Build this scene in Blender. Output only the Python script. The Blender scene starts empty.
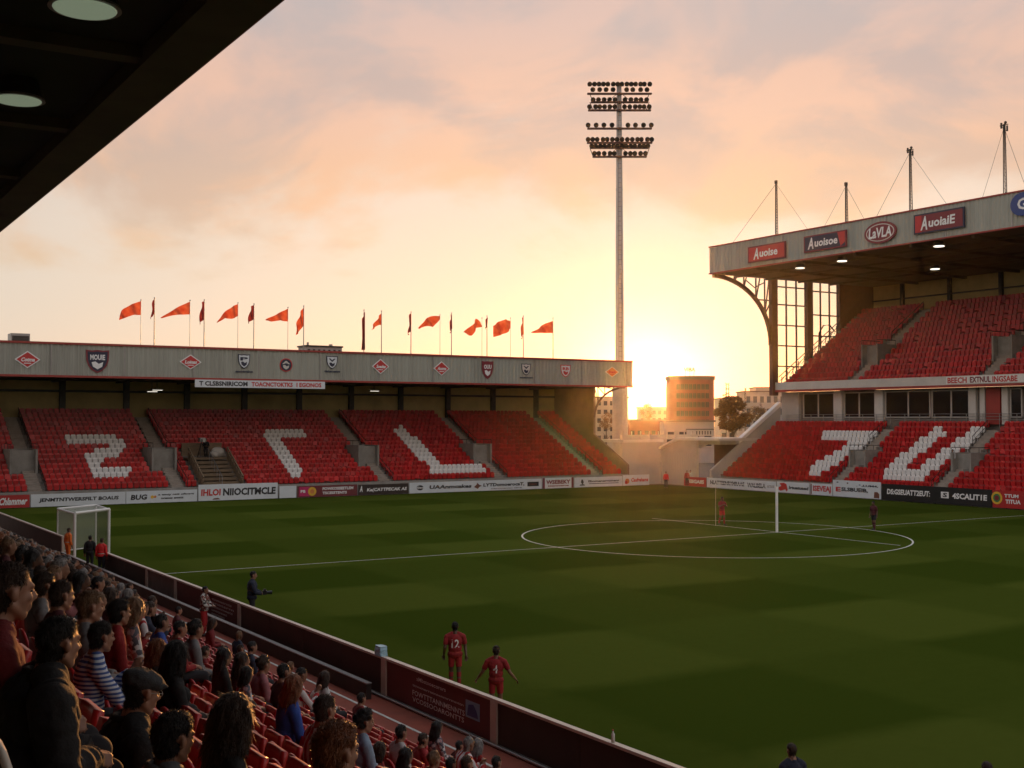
import bpy, bmesh, math, random
import numpy as np
from mathutils import Vector, Matrix, noise
random.seed(7)
R = math.radians
SC = bpy.context.scene
COL = SC.collection

# ------------------------------------------------------------------ camera
F = 1207.0
PITCH = math.atan(36 / F)
YAW = math.atan(758 / F)
EYE = Vector((0.0, 0.0, 7.3))
_s, _c = math.sin(YAW), math.cos(YAW)
cam_d = bpy.data.cameras.new('camera')
cam = bpy.data.objects.new('camera', cam_d)
COL.objects.link(cam)
cam.location = EYE
cam.rotation_euler = (R(90) + PITCH, 0, -YAW)
cam_d.sensor_width = 36
cam_d.lens = 36 * F / 1024
cam_d.clip_start = 0.2
cam_d.clip_end = 6000
SC.camera = cam


def ray(x, y):
    a, u = x - 512, 384 - y
    fw = F * math.cos(PITCH) - u * math.sin(PITCH)
    up = F * math.sin(PITCH) + u * math.cos(PITCH)
    return Vector((fw * _s + a * _c, fw * _c - a * _s, up))


def proj(p):
    X, Y, Z = p
    fw = X * _s + Y * _c
    r = X * _c - Y * _s
    u = Z - EYE.z
    d = fw * math.cos(PITCH) + u * math.sin(PITCH)
    v = -fw * math.sin(PITCH) + u * math.cos(PITCH)
    if d <= 0.1:
        return (-9999, -9999, d)
    return (512 + F * r / d, 384 - F * v / d, d)


def ground(x, y, z=0.0):
    d = ray(x, y)
    return EYE + d * ((z - EYE.z) / d.z)


def on_y(x, y, Y):
    d = ray(x, y)
    return EYE + d * (Y / d.y)


def on_x(x, y, X):
    d = ray(x, y)
    return EYE + d * (X / d.x)


def at_fwd(x, y, fw):
    d = ray(x, y)
    return EYE + d * (fw / (d.x * _s + d.y * _c))


# ------------------------------------------------------------------ materials
def nodes_of(name):
    m = bpy.data.materials.new(name)
    m.use_nodes = True
    nt = m.node_tree
    return m, nt, nt.nodes['Principled BSDF']


def mat(name, col, rough=0.6, var=0.12, scale=3.0, metal=0.0, spec=0.5, bump=0.0, bscale=40.0, dirt=0.0, stretch=(1, 1, 1)):
    """Principled colour broken up by two scales of noise; optional grime and bump."""
    m, nt, b = nodes_of(name)
    N, L = nt.nodes, nt.links
    tc = N.new('ShaderNodeTexCoord')
    mp = N.new('ShaderNodeMapping')
    mp.inputs['Scale'].default_value = stretch
    L.new(tc.outputs['Object'], mp.inputs['Vector'])
    n1 = N.new('ShaderNodeTexNoise')
    n1.inputs['Scale'].default_value = scale
    n1.inputs['Detail'].default_value = 6
    L.new(mp.outputs['Vector'], n1.inputs['Vector'])
    mr = N.new('ShaderNodeMapRange')
    mr.inputs['From Min'].default_value = 0.3
    mr.inputs['From Max'].default_value = 0.7
    mr.inputs['To Min'].default_value = 1 - var
    mr.inputs['To Max'].default_value = 1 + var
    L.new(n1.outputs['Fac'], mr.inputs['Value'])
    mx = N.new('ShaderNodeMix')
    mx.data_type = 'RGBA'
    mx.blend_type = 'MULTIPLY'
    mx.inputs['Factor'].default_value = 1
    mx.inputs[6].default_value = (*col, 1)
    L.new(mr.outputs['Result'], mx.inputs[7])
    out = mx.outputs[2]
    if dirt > 0:
        n2 = N.new('ShaderNodeTexNoise')
        n2.inputs['Scale'].default_value = scale * 0.35
        n2.inputs['Detail'].default_value = 8
        n2.inputs['Roughness'].default_value = 0.7
        L.new(mp.outputs['Vector'], n2.inputs['Vector'])
        r2 = N.new('ShaderNodeMapRange')
        r2.inputs['From Min'].default_value = 0.45
        r2.inputs['From Max'].default_value = 0.75
        r2.inputs['To Max'].default_value = dirt
        L.new(n2.outputs['Fac'], r2.inputs['Value'])
        m2 = N.new('ShaderNodeMix')
        m2.data_type = 'RGBA'
        m2.inputs[7].default_value = (0.08, 0.065, 0.05, 1)
        L.new(r2.outputs['Result'], m2.inputs['Factor'])
        L.new(out, m2.inputs[6])
        out = m2.outputs[2]
    L.new(out, b.inputs['Base Color'])
    b.inputs['Roughness'].default_value = rough
    b.inputs['Metallic'].default_value = metal
    b.inputs['Specular IOR Level'].default_value = spec
    if bump > 0:
        n3 = N.new('ShaderNodeTexNoise')
        n3.inputs['Scale'].default_value = bscale
        n3.inputs['Detail'].default_value = 4
        L.new(mp.outputs['Vector'], n3.inputs['Vector'])
        bp = N.new('ShaderNodeBump')
        bp.inputs['Strength'].default_value = bump
        bp.inputs['Distance'].default_value = 0.02
        L.new(n3.outputs['Fac'], bp.inputs['Height'])
        L.new(bp.outputs['Normal'], b.inputs['Normal'])
    return m


def emit(name, col, strength):
    m, nt, b = nodes_of(name)
    b.inputs['Base Color'].default_value = (*col, 1)
    b.inputs['Emission Color'].default_value = (*col, 1)
    b.inputs['Emission Strength'].default_value = strength
    return m


def stripes(name, c1, c2, freq, axis='Y', rough=0.8):
    """Two-colour striped cloth in the garment's own coordinates."""
    m, nt, b = nodes_of(name)
    N, L = nt.nodes, nt.links
    tc = N.new('ShaderNodeTexCoord')
    w = N.new('ShaderNodeTexWave')
    w.bands_direction = axis
    w.inputs['Scale'].default_value = freq
    w.inputs['Distortion'].default_value = 0.4
    L.new(tc.outputs['Object'], w.inputs['Vector'])
    r = N.new('ShaderNodeValToRGB')
    r.color_ramp.interpolation = 'CONSTANT'
    r.color_ramp.elements[0].color = (*c1, 1)
    r.color_ramp.elements[1].position = 0.5
    r.color_ramp.elements[1].color = (*c2, 1)
    L.new(w.outputs['Fac'], r.inputs['Fac'])
    L.new(r.outputs['Color'], b.inputs['Base Color'])
    b.inputs['Roughness'].default_value = rough
    return m


def patch(name, cols, scale, rough=0.8):
    """Patchy multi-colour cloth (printed top)."""
    m, nt, b = nodes_of(name)
    N, L = nt.nodes, nt.links
    tc = N.new('ShaderNodeTexCoord')
    v = N.new('ShaderNodeTexVoronoi')
    v.inputs['Scale'].default_value = scale
    L.new(tc.outputs['Object'], v.inputs['Vector'])
    r = N.new('ShaderNodeValToRGB')
    r.color_ramp.interpolation = 'CONSTANT'
    e = r.color_ramp.elements
    while len(e) < len(cols):
        e.new(0.5)
    for i, c in enumerate(cols):
        e[i].position = i / len(cols)
        e[i].color = (*c, 1)
    L.new(v.outputs['Color'], r.inputs['Fac'])
    L.new(r.outputs['Color'], b.inputs['Base Color'])
    b.inputs['Roughness'].default_value = rough
    return m


M = {}
M['concrete'] = mat('concrete', (0.30, 0.28, 0.25), 0.85, 0.15, 1.5, bump=0.3, dirt=0.35)
M['concrete_dark'] = mat('dark concrete', (0.19, 0.17, 0.15), 0.9, 0.2, 1.2, bump=0.3, dirt=0.4)
M['tread'] = mat('stair tread concrete', (0.33, 0.285, 0.24), 0.85, 0.15, 2.0, dirt=0.3)
M['cladding'] = mat('grey green metal cladding', (0.36, 0.365, 0.315), 0.55, 0.08, 0.9, dirt=0.4, stretch=(1.4, 1.4, 0.10))
M['red_trim'] = mat('red painted trim', (0.33, 0.035, 0.025), 0.5, 0.1, 1.0, dirt=0.2)
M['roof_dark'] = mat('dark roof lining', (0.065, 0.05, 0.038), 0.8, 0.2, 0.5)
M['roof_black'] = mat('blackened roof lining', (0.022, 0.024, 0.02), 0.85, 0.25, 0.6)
M['roof_beam'] = mat('dark brown roof steel', (0.075, 0.062, 0.034), 0.7, 0.2, 0.8)
M['roof_top'] = mat('roof sheet', (0.16, 0.15, 0.14), 0.6, 0.1, 0.5)
M['steel_brown'] = mat('brown red structural steel', (0.10, 0.04, 0.025), 0.6, 0.15, 2.0)
M['steel_dark'] = mat('dark steel', (0.05, 0.045, 0.04), 0.5, 0.2, 3.0, metal=0.6)
M['steel_grey'] = mat('galvanised steel', (0.32, 0.31, 0.30), 0.45, 0.12, 2.0, metal=0.7)
M['mast'] = mat('grey painted mast', (0.48, 0.46, 0.45), 0.5, 0.08, 0.6)
M['wall_ochre'] = mat('ochre rear wall panels', (0.56, 0.42, 0.18), 0.8, 0.12, 0.8, dirt=0.3)
M['wall_pale'] = mat('pale rendered wall', (0.46, 0.42, 0.37), 0.85, 0.08, 0.7, dirt=0.25)
M['wall_pale_ribbed'] = mat('pale ribbed sheeting', (0.44, 0.41, 0.37), 0.7, 0.06, 0.5, dirt=0.2)
M['white_paint'] = mat('white paint', (0.78, 0.77, 0.74), 0.5, 0.05, 2.0, dirt=0.08)
M['off_white'] = mat('off white painted fascia', (0.62, 0.59, 0.55), 0.6, 0.05, 1.0, dirt=0.2)
M['board_white'] = mat('white board face', (0.66, 0.70, 0.74), 0.45, 0.05, 1.5, dirt=0.1)
M['board_red'] = mat('red board face', (0.42, 0.02, 0.02), 0.45, 0.08, 1.5)
M['board_maroon'] = mat('maroon board face', (0.16, 0.022, 0.03), 0.5, 0.1, 1.5, dirt=0.15)
M['board_black'] = mat('black board face', (0.014, 0.014, 0.016), 0.4, 0.1, 1.5)
M['ink_black'] = mat('black lettering', (0.02, 0.02, 0.025), 0.5, 0.05)
M['ink_white'] = mat('white lettering', (0.80, 0.80, 0.80), 0.5, 0.04)
M['ink_red'] = mat('red lettering', (0.52, 0.03, 0.03), 0.5, 0.05)
M['ink_blue'] = mat('blue emblem', (0.03, 0.06, 0.22), 0.5, 0.05)
M['ink_navy'] = mat('navy emblem', (0.018, 0.02, 0.05), 0.5, 0.05)
M['ink_lightblue'] = mat('pale blue logo', (0.22, 0.38, 0.55), 0.5, 0.05)
M['ink_yellow'] = mat('yellow emblem', (0.72, 0.42, 0.04), 0.5, 0.05)
M['ink_orange'] = mat('orange emblem', (0.65, 0.22, 0.06), 0.5, 0.05)
M['ink_maroon'] = mat('maroon emblem', (0.2, 0.02, 0.03), 0.5, 0.05)
M['ink_magenta'] = mat('magenta emblem', (0.5, 0.02, 0.12), 0.5, 0.05)
M['ink_brown'] = mat('brown emblem', (0.16, 0.06, 0.04), 0.5, 0.05)
M['ink_green'] = mat('green emblem', (0.05, 0.22, 0.06), 0.5, 0.05)
M['seat_red'] = mat('red seat plastic', (0.46, 0.012, 0.014), 0.36, 0.10, 0.9, dirt=0.05)
M['seat_red_near'] = mat('worn red seat plastic', (0.42, 0.018, 0.018), 0.36, 0.14, 4.0, dirt=0.12)
M['seat_white'] = mat('white seat plastic', (0.84, 0.83, 0.81), 0.4, 0.06, 2.0, dirt=0.08)
M['seat_shade'] = mat('seat shell coloured as shade', (0.05, 0.045, 0.035), 0.5, 0.1, 3.0)  # shade on the seat back, put into its colour
M['seat_rim_lit'] = mat('seat rim coloured as light', (0.62, 0.58, 0.50), 0.45, 0.1, 5.0)  # light catching the top edge, put into the rim colour
M['track_red'] = mat('red walkway surface', (0.26, 0.055, 0.03), 0.9, 0.18, 1.5, bump=0.3, dirt=0.3)
M['line'] = mat('line marking paint', (0.58, 0.58, 0.52), 0.8, 0.2, 6.0)
M['asphalt'] = mat('asphalt ground', (0.06, 0.055, 0.05), 0.9, 0.2, 0.3, bump=0.2)
M['barrier_maroon'] = mat('maroon barrier sheet', (0.15, 0.028, 0.03), 0.6, 0.12, 1.3, dirt=0.2)
M['barrier_dark'] = mat('dark barrier sheet', (0.035, 0.022, 0.018), 0.65, 0.2, 1.3, dirt=0.2)
M['barrier_pale'] = mat('faded grey barrier sheet', (0.20, 0.17, 0.15), 0.7, 0.15, 3.0, dirt=0.2)
M['barrier_rail'] = mat('pale barrier capping', (0.62, 0.52, 0.43), 0.45, 0.1, 3.0)
M['glass_dark'] = mat('dark window glass', (0.02, 0.018, 0.016), 0.08, 0.1, 1.0, spec=0.8)
M['frame_white'] = mat('pale window frame', (0.50, 0.46, 0.42), 0.5, 0.08, 2.0)
M['brick_red'] = mat('far red brick', (0.24, 0.07, 0.05), 0.85, 0.15, 0.8)
M['far_wall'] = mat('far pale building wall', (0.42, 0.36, 0.32), 0.85, 0.1, 0.4, dirt=0.15)
M['far_roof'] = mat('far roof', (0.16, 0.10, 0.08), 0.85, 0.15, 0.5)
M['far_glass'] = mat('far window glass', (0.05, 0.045, 0.045), 0.15, 0.1, 1.0, spec=0.8)
M['bark'] = mat('bark', (0.10, 0.07, 0.05), 0.9, 0.2, 6.0)
M['lamp_on'] = emit('lit soffit lamp', (1.0, 0.93, 0.80), 1.6)
M['lamp_dim'] = emit('dim greenish lamp lens', (0.42, 0.52, 0.36), 0.32)
M['bag_blue'] = mat('pale blue plastic bag', (0.30, 0.50, 0.60), 0.4, 0.1, 12.0)
M['flood_glass'] = mat('floodlight lens', (0.12, 0.11, 0.10), 0.2, 0.1, 3.0)
M['black_plastic'] = mat('black plastic', (0.015, 0.015, 0.016), 0.4, 0.1, 3.0)


def leaf_mat():
    m, nt, b = nodes_of('leaves')
    N, L = nt.nodes, nt.links
    g = N.new('ShaderNodeNewGeometry')
    r = N.new('ShaderNodeValToRGB')
    r.color_ramp.elements[0].color = (0.09, 0.05, 0.012, 1)
    r.color_ramp.elements[1].color = (0.24, 0.11, 0.025, 1)
    L.new(g.outputs['Random Per Island'], r.inputs['Fac'])
    L.new(r.outputs['Color'], b.inputs['Base Color'])
    b.inputs['Roughness'].default_value = 0.7
    tr = N.new('ShaderNodeBsdfTranslucent')
    L.new(r.outputs['Color'], tr.inputs['Color'])
    mx = N.new('ShaderNodeMixShader')
    mx.inputs['Fac'].default_value = 0.6
    L.new(b.outputs['BSDF'], mx.inputs[1])
    L.new(tr.outputs['BSDF'], mx.inputs[2])
    L.new(mx.outputs['Shader'], N['Material Output'].inputs['Surface'])
    return m


def cloth_translucent(name, col):
    m, nt, b = nodes_of(name)
    N, L = nt.nodes, nt.links
    tc = N.new('ShaderNodeTexCoord')
    n = N.new('ShaderNodeTexNoise')
    n.inputs['Scale'].default_value = 1.6
    n.inputs['Detail'].default_value = 5
    L.new(tc.outputs['Object'], n.inputs['Vector'])
    r = N.new('ShaderNodeValToRGB')
    r.color_ramp.elements[0].position = 0.35
    r.color_ramp.elements[0].color = (col[0] * .8, col[1] * .6, col[2] * .6, 1)
    r.color_ramp.elements[1].position = 0.68
    r.color_ramp.elements[1].color = (min(1, col[0] * 1.15), col[1] * 1.6, col[2] * 1.6, 1)
    L.new(n.outputs['Fac'], r.inputs['Fac'])
    L.new(r.outputs['Color'], b.inputs['Base Color'])
    b.inputs['Roughness'].default_value = 0.85
    tr = N.new('ShaderNodeBsdfTranslucent')
    L.new(r.outputs['Color'], tr.inputs['Color'])
    mx = N.new('ShaderNodeMixShader')
    mx.inputs['Fac'].default_value = 0.5
    L.new(b.outputs['BSDF'], mx.inputs[1])
    L.new(tr.outputs['BSDF'], mx.inputs[2])
    L.new(mx.outputs['Shader'], N['Material Output'].inputs['Surface'])
    return m


def net_mat():
    """White goal netting: a diamond mesh of cord with open holes."""
    m, nt, b = nodes_of('goal netting')
    N, L = nt.nodes, nt.links
    tc = N.new('ShaderNodeTexCoord')
    sep = N.new('ShaderNodeSeparateXYZ')
    L.new(tc.outputs['Object'], sep.inputs['Vector'])

    def frac_line(sock_a, sock_b, sign):
        a = N.new('ShaderNodeMath')
        a.operation = 'ADD' if sign > 0 else 'SUBTRACT'
        L.new(sock_a, a.inputs[0])
        L.new(sock_b, a.inputs[1])
        k = N.new('ShaderNodeMath')
        k.operation = 'MULTIPLY'
        k.inputs[1].default_value = 7.0
        L.new(a.outputs[0], k.inputs[0])
        fr = N.new('ShaderNodeMath')
        fr.operation = 'FRACT'
        L.new(k.outputs[0], fr.inputs[0])
        lt = N.new('ShaderNodeMath')
        lt.operation = 'LESS_THAN'
        lt.inputs[1].default_value = 0.13
        L.new(fr.outputs[0], lt.inputs[0])
        return lt.outputs[0]
    h = N.new('ShaderNodeMath')
    h.operation = 'ADD'
    L.new(sep.outputs['X'], h.inputs[0])
    L.new(sep.outputs['Y'], h.inputs[1])
    l1 = frac_line(h.outputs[0], sep.outputs['Z'], 1)
    l2 = frac_line(h.outputs[0], sep.outputs['Z'], -1)
    mxx = N.new('ShaderNodeMath')
    mxx.operation = 'MAXIMUM'
    L.new(l1, mxx.inputs[0])
    L.new(l2, mxx.inputs[1])
    b.inputs['Base Color'].default_value = (0.75, 0.75, 0.72, 1)
    b.inputs['Roughness'].default_value = 0.8
    tp = N.new('ShaderNodeBsdfTransparent')
    mx = N.new('ShaderNodeMixShader')
    L.new(mxx.outputs[0], mx.inputs['Fac'])
    L.new(tp.outputs['BSDF'], mx.inputs[1])
    L.new(b.outputs['BSDF'], mx.inputs[2])
    L.new(mx.outputs['Shader'], N['Material Output'].inputs['Surface'])
    return m


def pane_mat():
    m, nt, b = nodes_of('clear end wall glazing')
    N, L = nt.nodes, nt.links
    tp = N.new('ShaderNodeBsdfTransparent')
    tp.inputs['Color'].default_value = (0.985, 0.98, 0.97, 1)
    gl = N.new('ShaderNodeBsdfGlossy')
    gl.inputs['Roughness'].default_value = 0.05
    mx = N.new('ShaderNodeMixShader')
    mx.inputs['Fac'].default_value = 0.03
    L.new(tp.outputs['BSDF'], mx.inputs[1])
    L.new(gl.outputs['BSDF'], mx.inputs[2])
    L.new(mx.outputs['Shader'], N['Material Output'].inputs['Surface'])
    return m


def grass_mat():
    m, nt, b = nodes_of('mown pitch grass')
    N, L = nt.nodes, nt.links
    tc = N.new('ShaderNodeTexCoord')
    sep = N.new('ShaderNodeSeparateXYZ')
    nz = N.new('ShaderNodeTexNoise')
    nz.inputs['Scale'].default_value = 0.25
    nz.inputs['Detail'].default_value = 3
    L.new(tc.outputs['Object'], nz.inputs['Vector'])
    wob = N.new('ShaderNodeMix')
    wob.data_type = 'RGBA'
    wob.blend_type = 'LINEAR_LIGHT'
    wob.inputs['Factor'].default_value = 0.5
    L.new(tc.outputs['Object'], wob.inputs[6])
    L.new(nz.outputs['Color'], wob.inputs[7])
    L.new(wob.outputs[2], sep.inputs['Vector'])

    def band(sock, period, off):
        a = N.new('ShaderNodeMath')
        a.operation = 'MULTIPLY_ADD'
        a.inputs[1].default_value = 2 * math.pi / period
        a.inputs[2].default_value = off
        L.new(sock, a.inputs[0])
        sn = N.new('ShaderNodeMath')
        sn.operation = 'SINE'
        L.new(a.outputs[0], sn.inputs[0])
        r = N.new('ShaderNodeMapRange')
        r.inputs['From Min'].default_value = -0.22
        r.inputs['From Max'].default_value = 0.22
        L.new(sn.outputs[0], r.inputs['Value'])
        return r.outputs['Result']
    by = band(sep.outputs['Y'], 14.5, 0.9)
    bx = band(sep.outputs['X'], 14.0, 1.2)
    df = N.new('ShaderNodeMath')
    df.operation = 'SUBTRACT'
    L.new(bx, df.inputs[0])
    L.new(by, df.inputs[1])
    xr = N.new('ShaderNodeMath')
    xr.operation = 'ABSOLUTE'
    L.new(df.outputs[0], xr.inputs[0])
    ad = N.new('ShaderNodeMath')
    ad.operation = 'MULTIPLY_ADD'
    ad.inputs[1].default_value = 0.65
    L.new(xr.outputs[0], ad.inputs[0])
    L.new(by, ad.inputs[2])
    fine = N.new('ShaderNodeTexNoise')
    fine.inputs['Scale'].default_value = 2.2
    fine.inputs['Detail'].default_value = 9
    fine.inputs['Roughness'].default_value = 0.75
    L.new(tc.outputs['Object'], fine.inputs['Vector'])
    f2 = N.new('ShaderNodeMath')
    f2.operation = 'MULTIPLY_ADD'
    f2.inputs[1].default_value = 1.0
    L.new(fine.outputs['Fac'], f2.inputs[0])
    L.new(ad.outputs[0], f2.inputs[2])
    r = N.new('ShaderNodeValToRGB')
    e = r.color_ramp.elements
    e[0].position = 0.22
    e[0].color = (0.036, 0.054, 0.006, 1)
    e[1].position = 0.82
    e[1].color = (0.064, 0.082, 0.012, 1)
    sc = N.new('ShaderNodeMath')
    sc.operation = 'MULTIPLY'
    sc.inputs[1].default_value = 0.36
    L.new(f2.outputs[0], sc.inputs[0])
    L.new(sc.outputs[0], r.inputs['Fac'])
    L.new(r.outputs['Color'], b.inputs['Base Color'])
    b.inputs['Roughness'].default_value = 0.8
    b.inputs['Specular IOR Level'].default_value = 0.0
    f3 = N.new('ShaderNodeTexNoise')
    f3.inputs['Scale'].default_value = 25
    f3.inputs['Detail'].default_value = 4
    L.new(tc.outputs['Object'], f3.inputs['Vector'])
    bp = N.new('ShaderNodeBump')
    bp.inputs['Strength'].default_value = 0.12
    bp.inputs['Distance'].default_value = 0.02
    L.new(f3.outputs['Fac'], bp.inputs['Height'])
    L.new(bp.outputs['Normal'], b.inputs['Normal'])
    return m




def per_island(m, amount):
    """Each moulding its own shade of sun fade."""
    nt = m.node_tree
    b = nt.nodes['Principled BSDF']
    src = b.inputs['Base Color'].links[0].from_socket
    g = nt.nodes.new('ShaderNodeNewGeometry')
    mr = nt.nodes.new('ShaderNodeMapRange')
    mr.inputs['To Min'].default_value = 1 - amount
    mr.inputs['To Max'].default_value = 1 + amount
    nt.links.new(g.outputs['Random Per Island'], mr.inputs['Value'])
    mx = nt.nodes.new('ShaderNodeMix')
    mx.data_type = 'RGBA'
    mx.blend_type = 'MULTIPLY'
    mx.inputs['Factor'].default_value = 1
    nt.links.new(src, mx.inputs[6])
    nt.links.new(mr.outputs['Result'], mx.inputs[7])
    nt.links.new(mx.outputs[2], b.inputs['Base Color'])


per_island(M['seat_red'], 0.28)
M['leaf'] = leaf_mat()
M['net'] = net_mat()
M['pane'] = pane_mat()
M['grass'] = grass_mat()
M['flag'] = cloth_translucent('red orange flag cloth', (0.72, 0.12, 0.05))
M['flag_dark'] = cloth_translucent('dark red flag cloth', (0.30, 0.035, 0.03))


# ------------------------------------------------------------------ mesh helper
class MB:
    def __init__(self):
        self.v, self.f, self.m = [], [], []

    def add(self, vs, fs, mi=0):
        b = len(self.v)
        self.v += [tuple(p) for p in vs]
        self.f += [tuple(b + i for i in q) for q in fs]
        self.m += [mi] * len(fs)
        return self

    def box(self, lo, hi, mi=0):
        (a, b, c), (d, e, f) = lo, hi
        v = [(a, b, c), (d, b, c), (d, e, c), (a, e, c), (a, b, f), (d, b, f), (d, e, f), (a, e, f)]
        return self.add(v, [(0, 3, 2, 1), (4, 5, 6, 7), (0, 1, 5, 4), (1, 2, 6, 5), (2, 3, 7, 6), (3, 0, 4, 7)], mi)

    def obox(self, c, size, mtx, mi=0):
        h = [q / 2 for q in size]
        v = [Vector(c) + mtx @ Vector((sx * h[0], sy * h[1], sz * h[2])) for sz in (-1, 1) for sx, sy in ((-1, -1), (1, -1), (1, 1), (-1, 1))]
        return self.add(v, [(0, 3, 2, 1), (4, 5, 6, 7), (0, 1, 5, 4), (1, 2, 6, 5), (2, 3, 7, 6), (3, 0, 4, 7)], mi)

    def bar(self, p, q, w, h=None, mi=0, up=(0, 0, 1)):
        p, q = Vector(p), Vector(q)
        h = h or w
        d = q - p
        z = d.normalized()
        u = Vector(up)
        if abs(z.dot(u)) > 0.98:
            u = Vector((1, 0, 0))
        x = z.cross(u).normalized()
        y = x.cross(z)
        mt = Matrix((x, y, z)).transposed()
        return self.obox((p + q) / 2, (w, h, d.length), mt, mi)

    def tube(self, pts, r, n=8, mi=0, caps=True):
        pts = [Vector(p) for p in pts]
        rs = r if isinstance(r, (list, tuple)) else [r] * len(pts)
        ref = Vector((0, 0, 1))
        vs, fs = [], []
        for i, p in enumerate(pts):
            d = (pts[min(i + 1, len(pts) - 1)] - pts[max(i - 1, 0)]).normalized()
            if abs(d.dot(ref)) > 0.95:
                ref = Vector((1, 0, 0)) if abs(d.x) < 0.9 else Vector((0, 1, 0))
            x = d.cross(ref).normalized()
            y = x.cross(d)
            for k in range(n):
                a = 2 * math.pi * k / n
                vs.append(p + (x * math.cos(a) + y * math.sin(a)) * rs[i])
        for i in range(len(pts) - 1):
            for k in range(n):
                fs.append((i * n + k, i * n + (k + 1) % n, (i + 1) * n + (k + 1) % n, (i + 1) * n + k))
        if caps:
            fs.append(tuple(range(n))[::-1])
            fs.append(tuple((len(pts) - 1) * n + k for k in range(n)))
        return self.add(vs, fs, mi)

    def prism(self, poly, axis, a, b, mi=0):
        """poly: 2-D outline; extruded along AXIS ('X': poly is (y,z); 'Y': (x,z); 'Z': (x,y)) from a to b."""
        def P(q, t):
            return {'X': (t, q[0], q[1]), 'Y': (q[0], t, q[1]), 'Z': (q[0], q[1], t)}[axis]
        n = len(poly)
        vs = [P(q, a) for q in poly] + [P(q, b) for q in poly]
        fs = [tuple(range(n))[::-1], tuple(range(n, 2 * n))] + [(i, (i + 1) % n, n + (i + 1) % n, n + i) for i in range(n)]
        return self.add(vs, fs, mi)

    def ell(self, c, r, mtx=None, nu=16, nv=10, mi=0):
        mtx = mtx or Matrix.Identity(3)
        vs, fs = [], []
        for j in range(1, nv):
            t = math.pi * j / nv
            for i in range(nu):
                a = 2 * math.pi * i / nu
                vs.append(Vector(c) + mtx @ Vector((r[0] * math.sin(t) * math.cos(a), r[1] * math.sin(t) * math.sin(a), r[2] * math.cos(t))))
        top, bot = len(vs), len(vs) + 1
        vs += [Vector(c) + mtx @ Vector((0, 0, r[2])), Vector(c) + mtx @ Vector((0, 0, -r[2]))]
        for j in range(nv - 2):
            for i in range(nu):
                fs.append((j * nu + i, (j + 1) * nu + i, (j + 1) * nu + (i + 1) % nu, j * nu + (i + 1) % nu))
        for i in range(nu):
            fs.append((top, i, (i + 1) % nu))
            fs.append((bot, (nv - 2) * nu + (i + 1) % nu, (nv - 2) * nu + i))
        return self.add(vs, fs, mi)

    def caps(self, p0, r0, p1, r1, n=12):
        p0, p1 = Vector(p0), Vector(p1)
        d = (p1 - p0)
        ln = max(d.length, 1e-5)
        z = d / ln
        pts, rs = [], []
        for k in range(4):
            a = math.pi / 2 * (k + 0.25) / 4.25
            pts.append(p0 - z * (r0 * math.cos(a)))
            rs.append(r0 * math.sin(a))
        pts += [p0, p1]
        rs += [r0, r1]
        for k in range(3, -1, -1):
            a = math.pi / 2 * (k + 0.25) / 4.25
            pts.append(p1 + z * (r1 * math.cos(a)))
            rs.append(r1 * math.sin(a))
        x = z.orthogonal().normalized()
        y = z.cross(x)
        vs, fs = [], []
        for p, r in zip(pts, rs):
            for k in range(n):
                a = 2 * math.pi * k / n
                vs.append(p + (x * math.cos(a) + y * math.sin(a)) * r)
        for i in range(len(pts) - 1):
            for k in range(n):
                fs.append((i * n + k, i * n + (k + 1) % n, (i + 1) * n + (k + 1) % n, (i + 1) * n + k))
        fs.append(tuple(range(n))[::-1])
        fs.append(tuple((len(pts) - 1) * n + k for k in range(n)))
        return self.add(vs, fs)

    def mesh(self, name, mats, origin=(0, 0, 0), smooth=False):
        me = bpy.data.meshes.new(name)
        o = Vector(origin)
        me.from_pydata([tuple(Vector(p) - o) for p in self.v], [], self.f)
        for m in (mats if isinstance(mats, (list, tuple)) else [mats]):
            me.materials.append(m)
        me.polygons.foreach_set('material_index', self.m)
        if smooth:
            me.polygons.foreach_set('use_smooth', [True] * len(self.f))
        me.update()
        return me

    def build(self, name, mats, parent=None, smooth=False, origin=None):
        """Vertices are world coordinates; the object sits at ORIGIN or its parent's world place."""
        base = Vector(origin) if origin is not None else (world_of(parent) if parent else Vector((0, 0, 0)))
        ob = bpy.data.objects.new(name, self.mesh(name, mats, base, smooth))
        COL.objects.link(ob)
        if parent:
            ob.parent = parent
            ob.location = base - world_of(parent)
        else:
            ob.location = base
        return ob


def world_of(o):
    v = Vector((0, 0, 0))
    while o is not None:
        v = v + o.location
        o = o.parent
    return v


def tag(o, label=None, cat=None, group=None, kind=None):
    if label:
        o['label'] = label
    if cat:
        o['category'] = cat
    if group:
        o['group'] = group
    if kind:
        o['kind'] = kind
    return o


def thing(name, label, cat, loc, group=None):
    o = bpy.data.objects.new(name, None)
    o.empty_display_size = 0.3
    COL.objects.link(o)
    o.location = loc
    return tag(o, label, cat, group)


def copy_tree(o, parent=None, keep=None):
    c = o.copy()
    COL.objects.link(c)
    c.parent = parent
    for ch in list(o.children):
        copy_tree(ch, c)
    return c


_text_cache = {}


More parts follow.
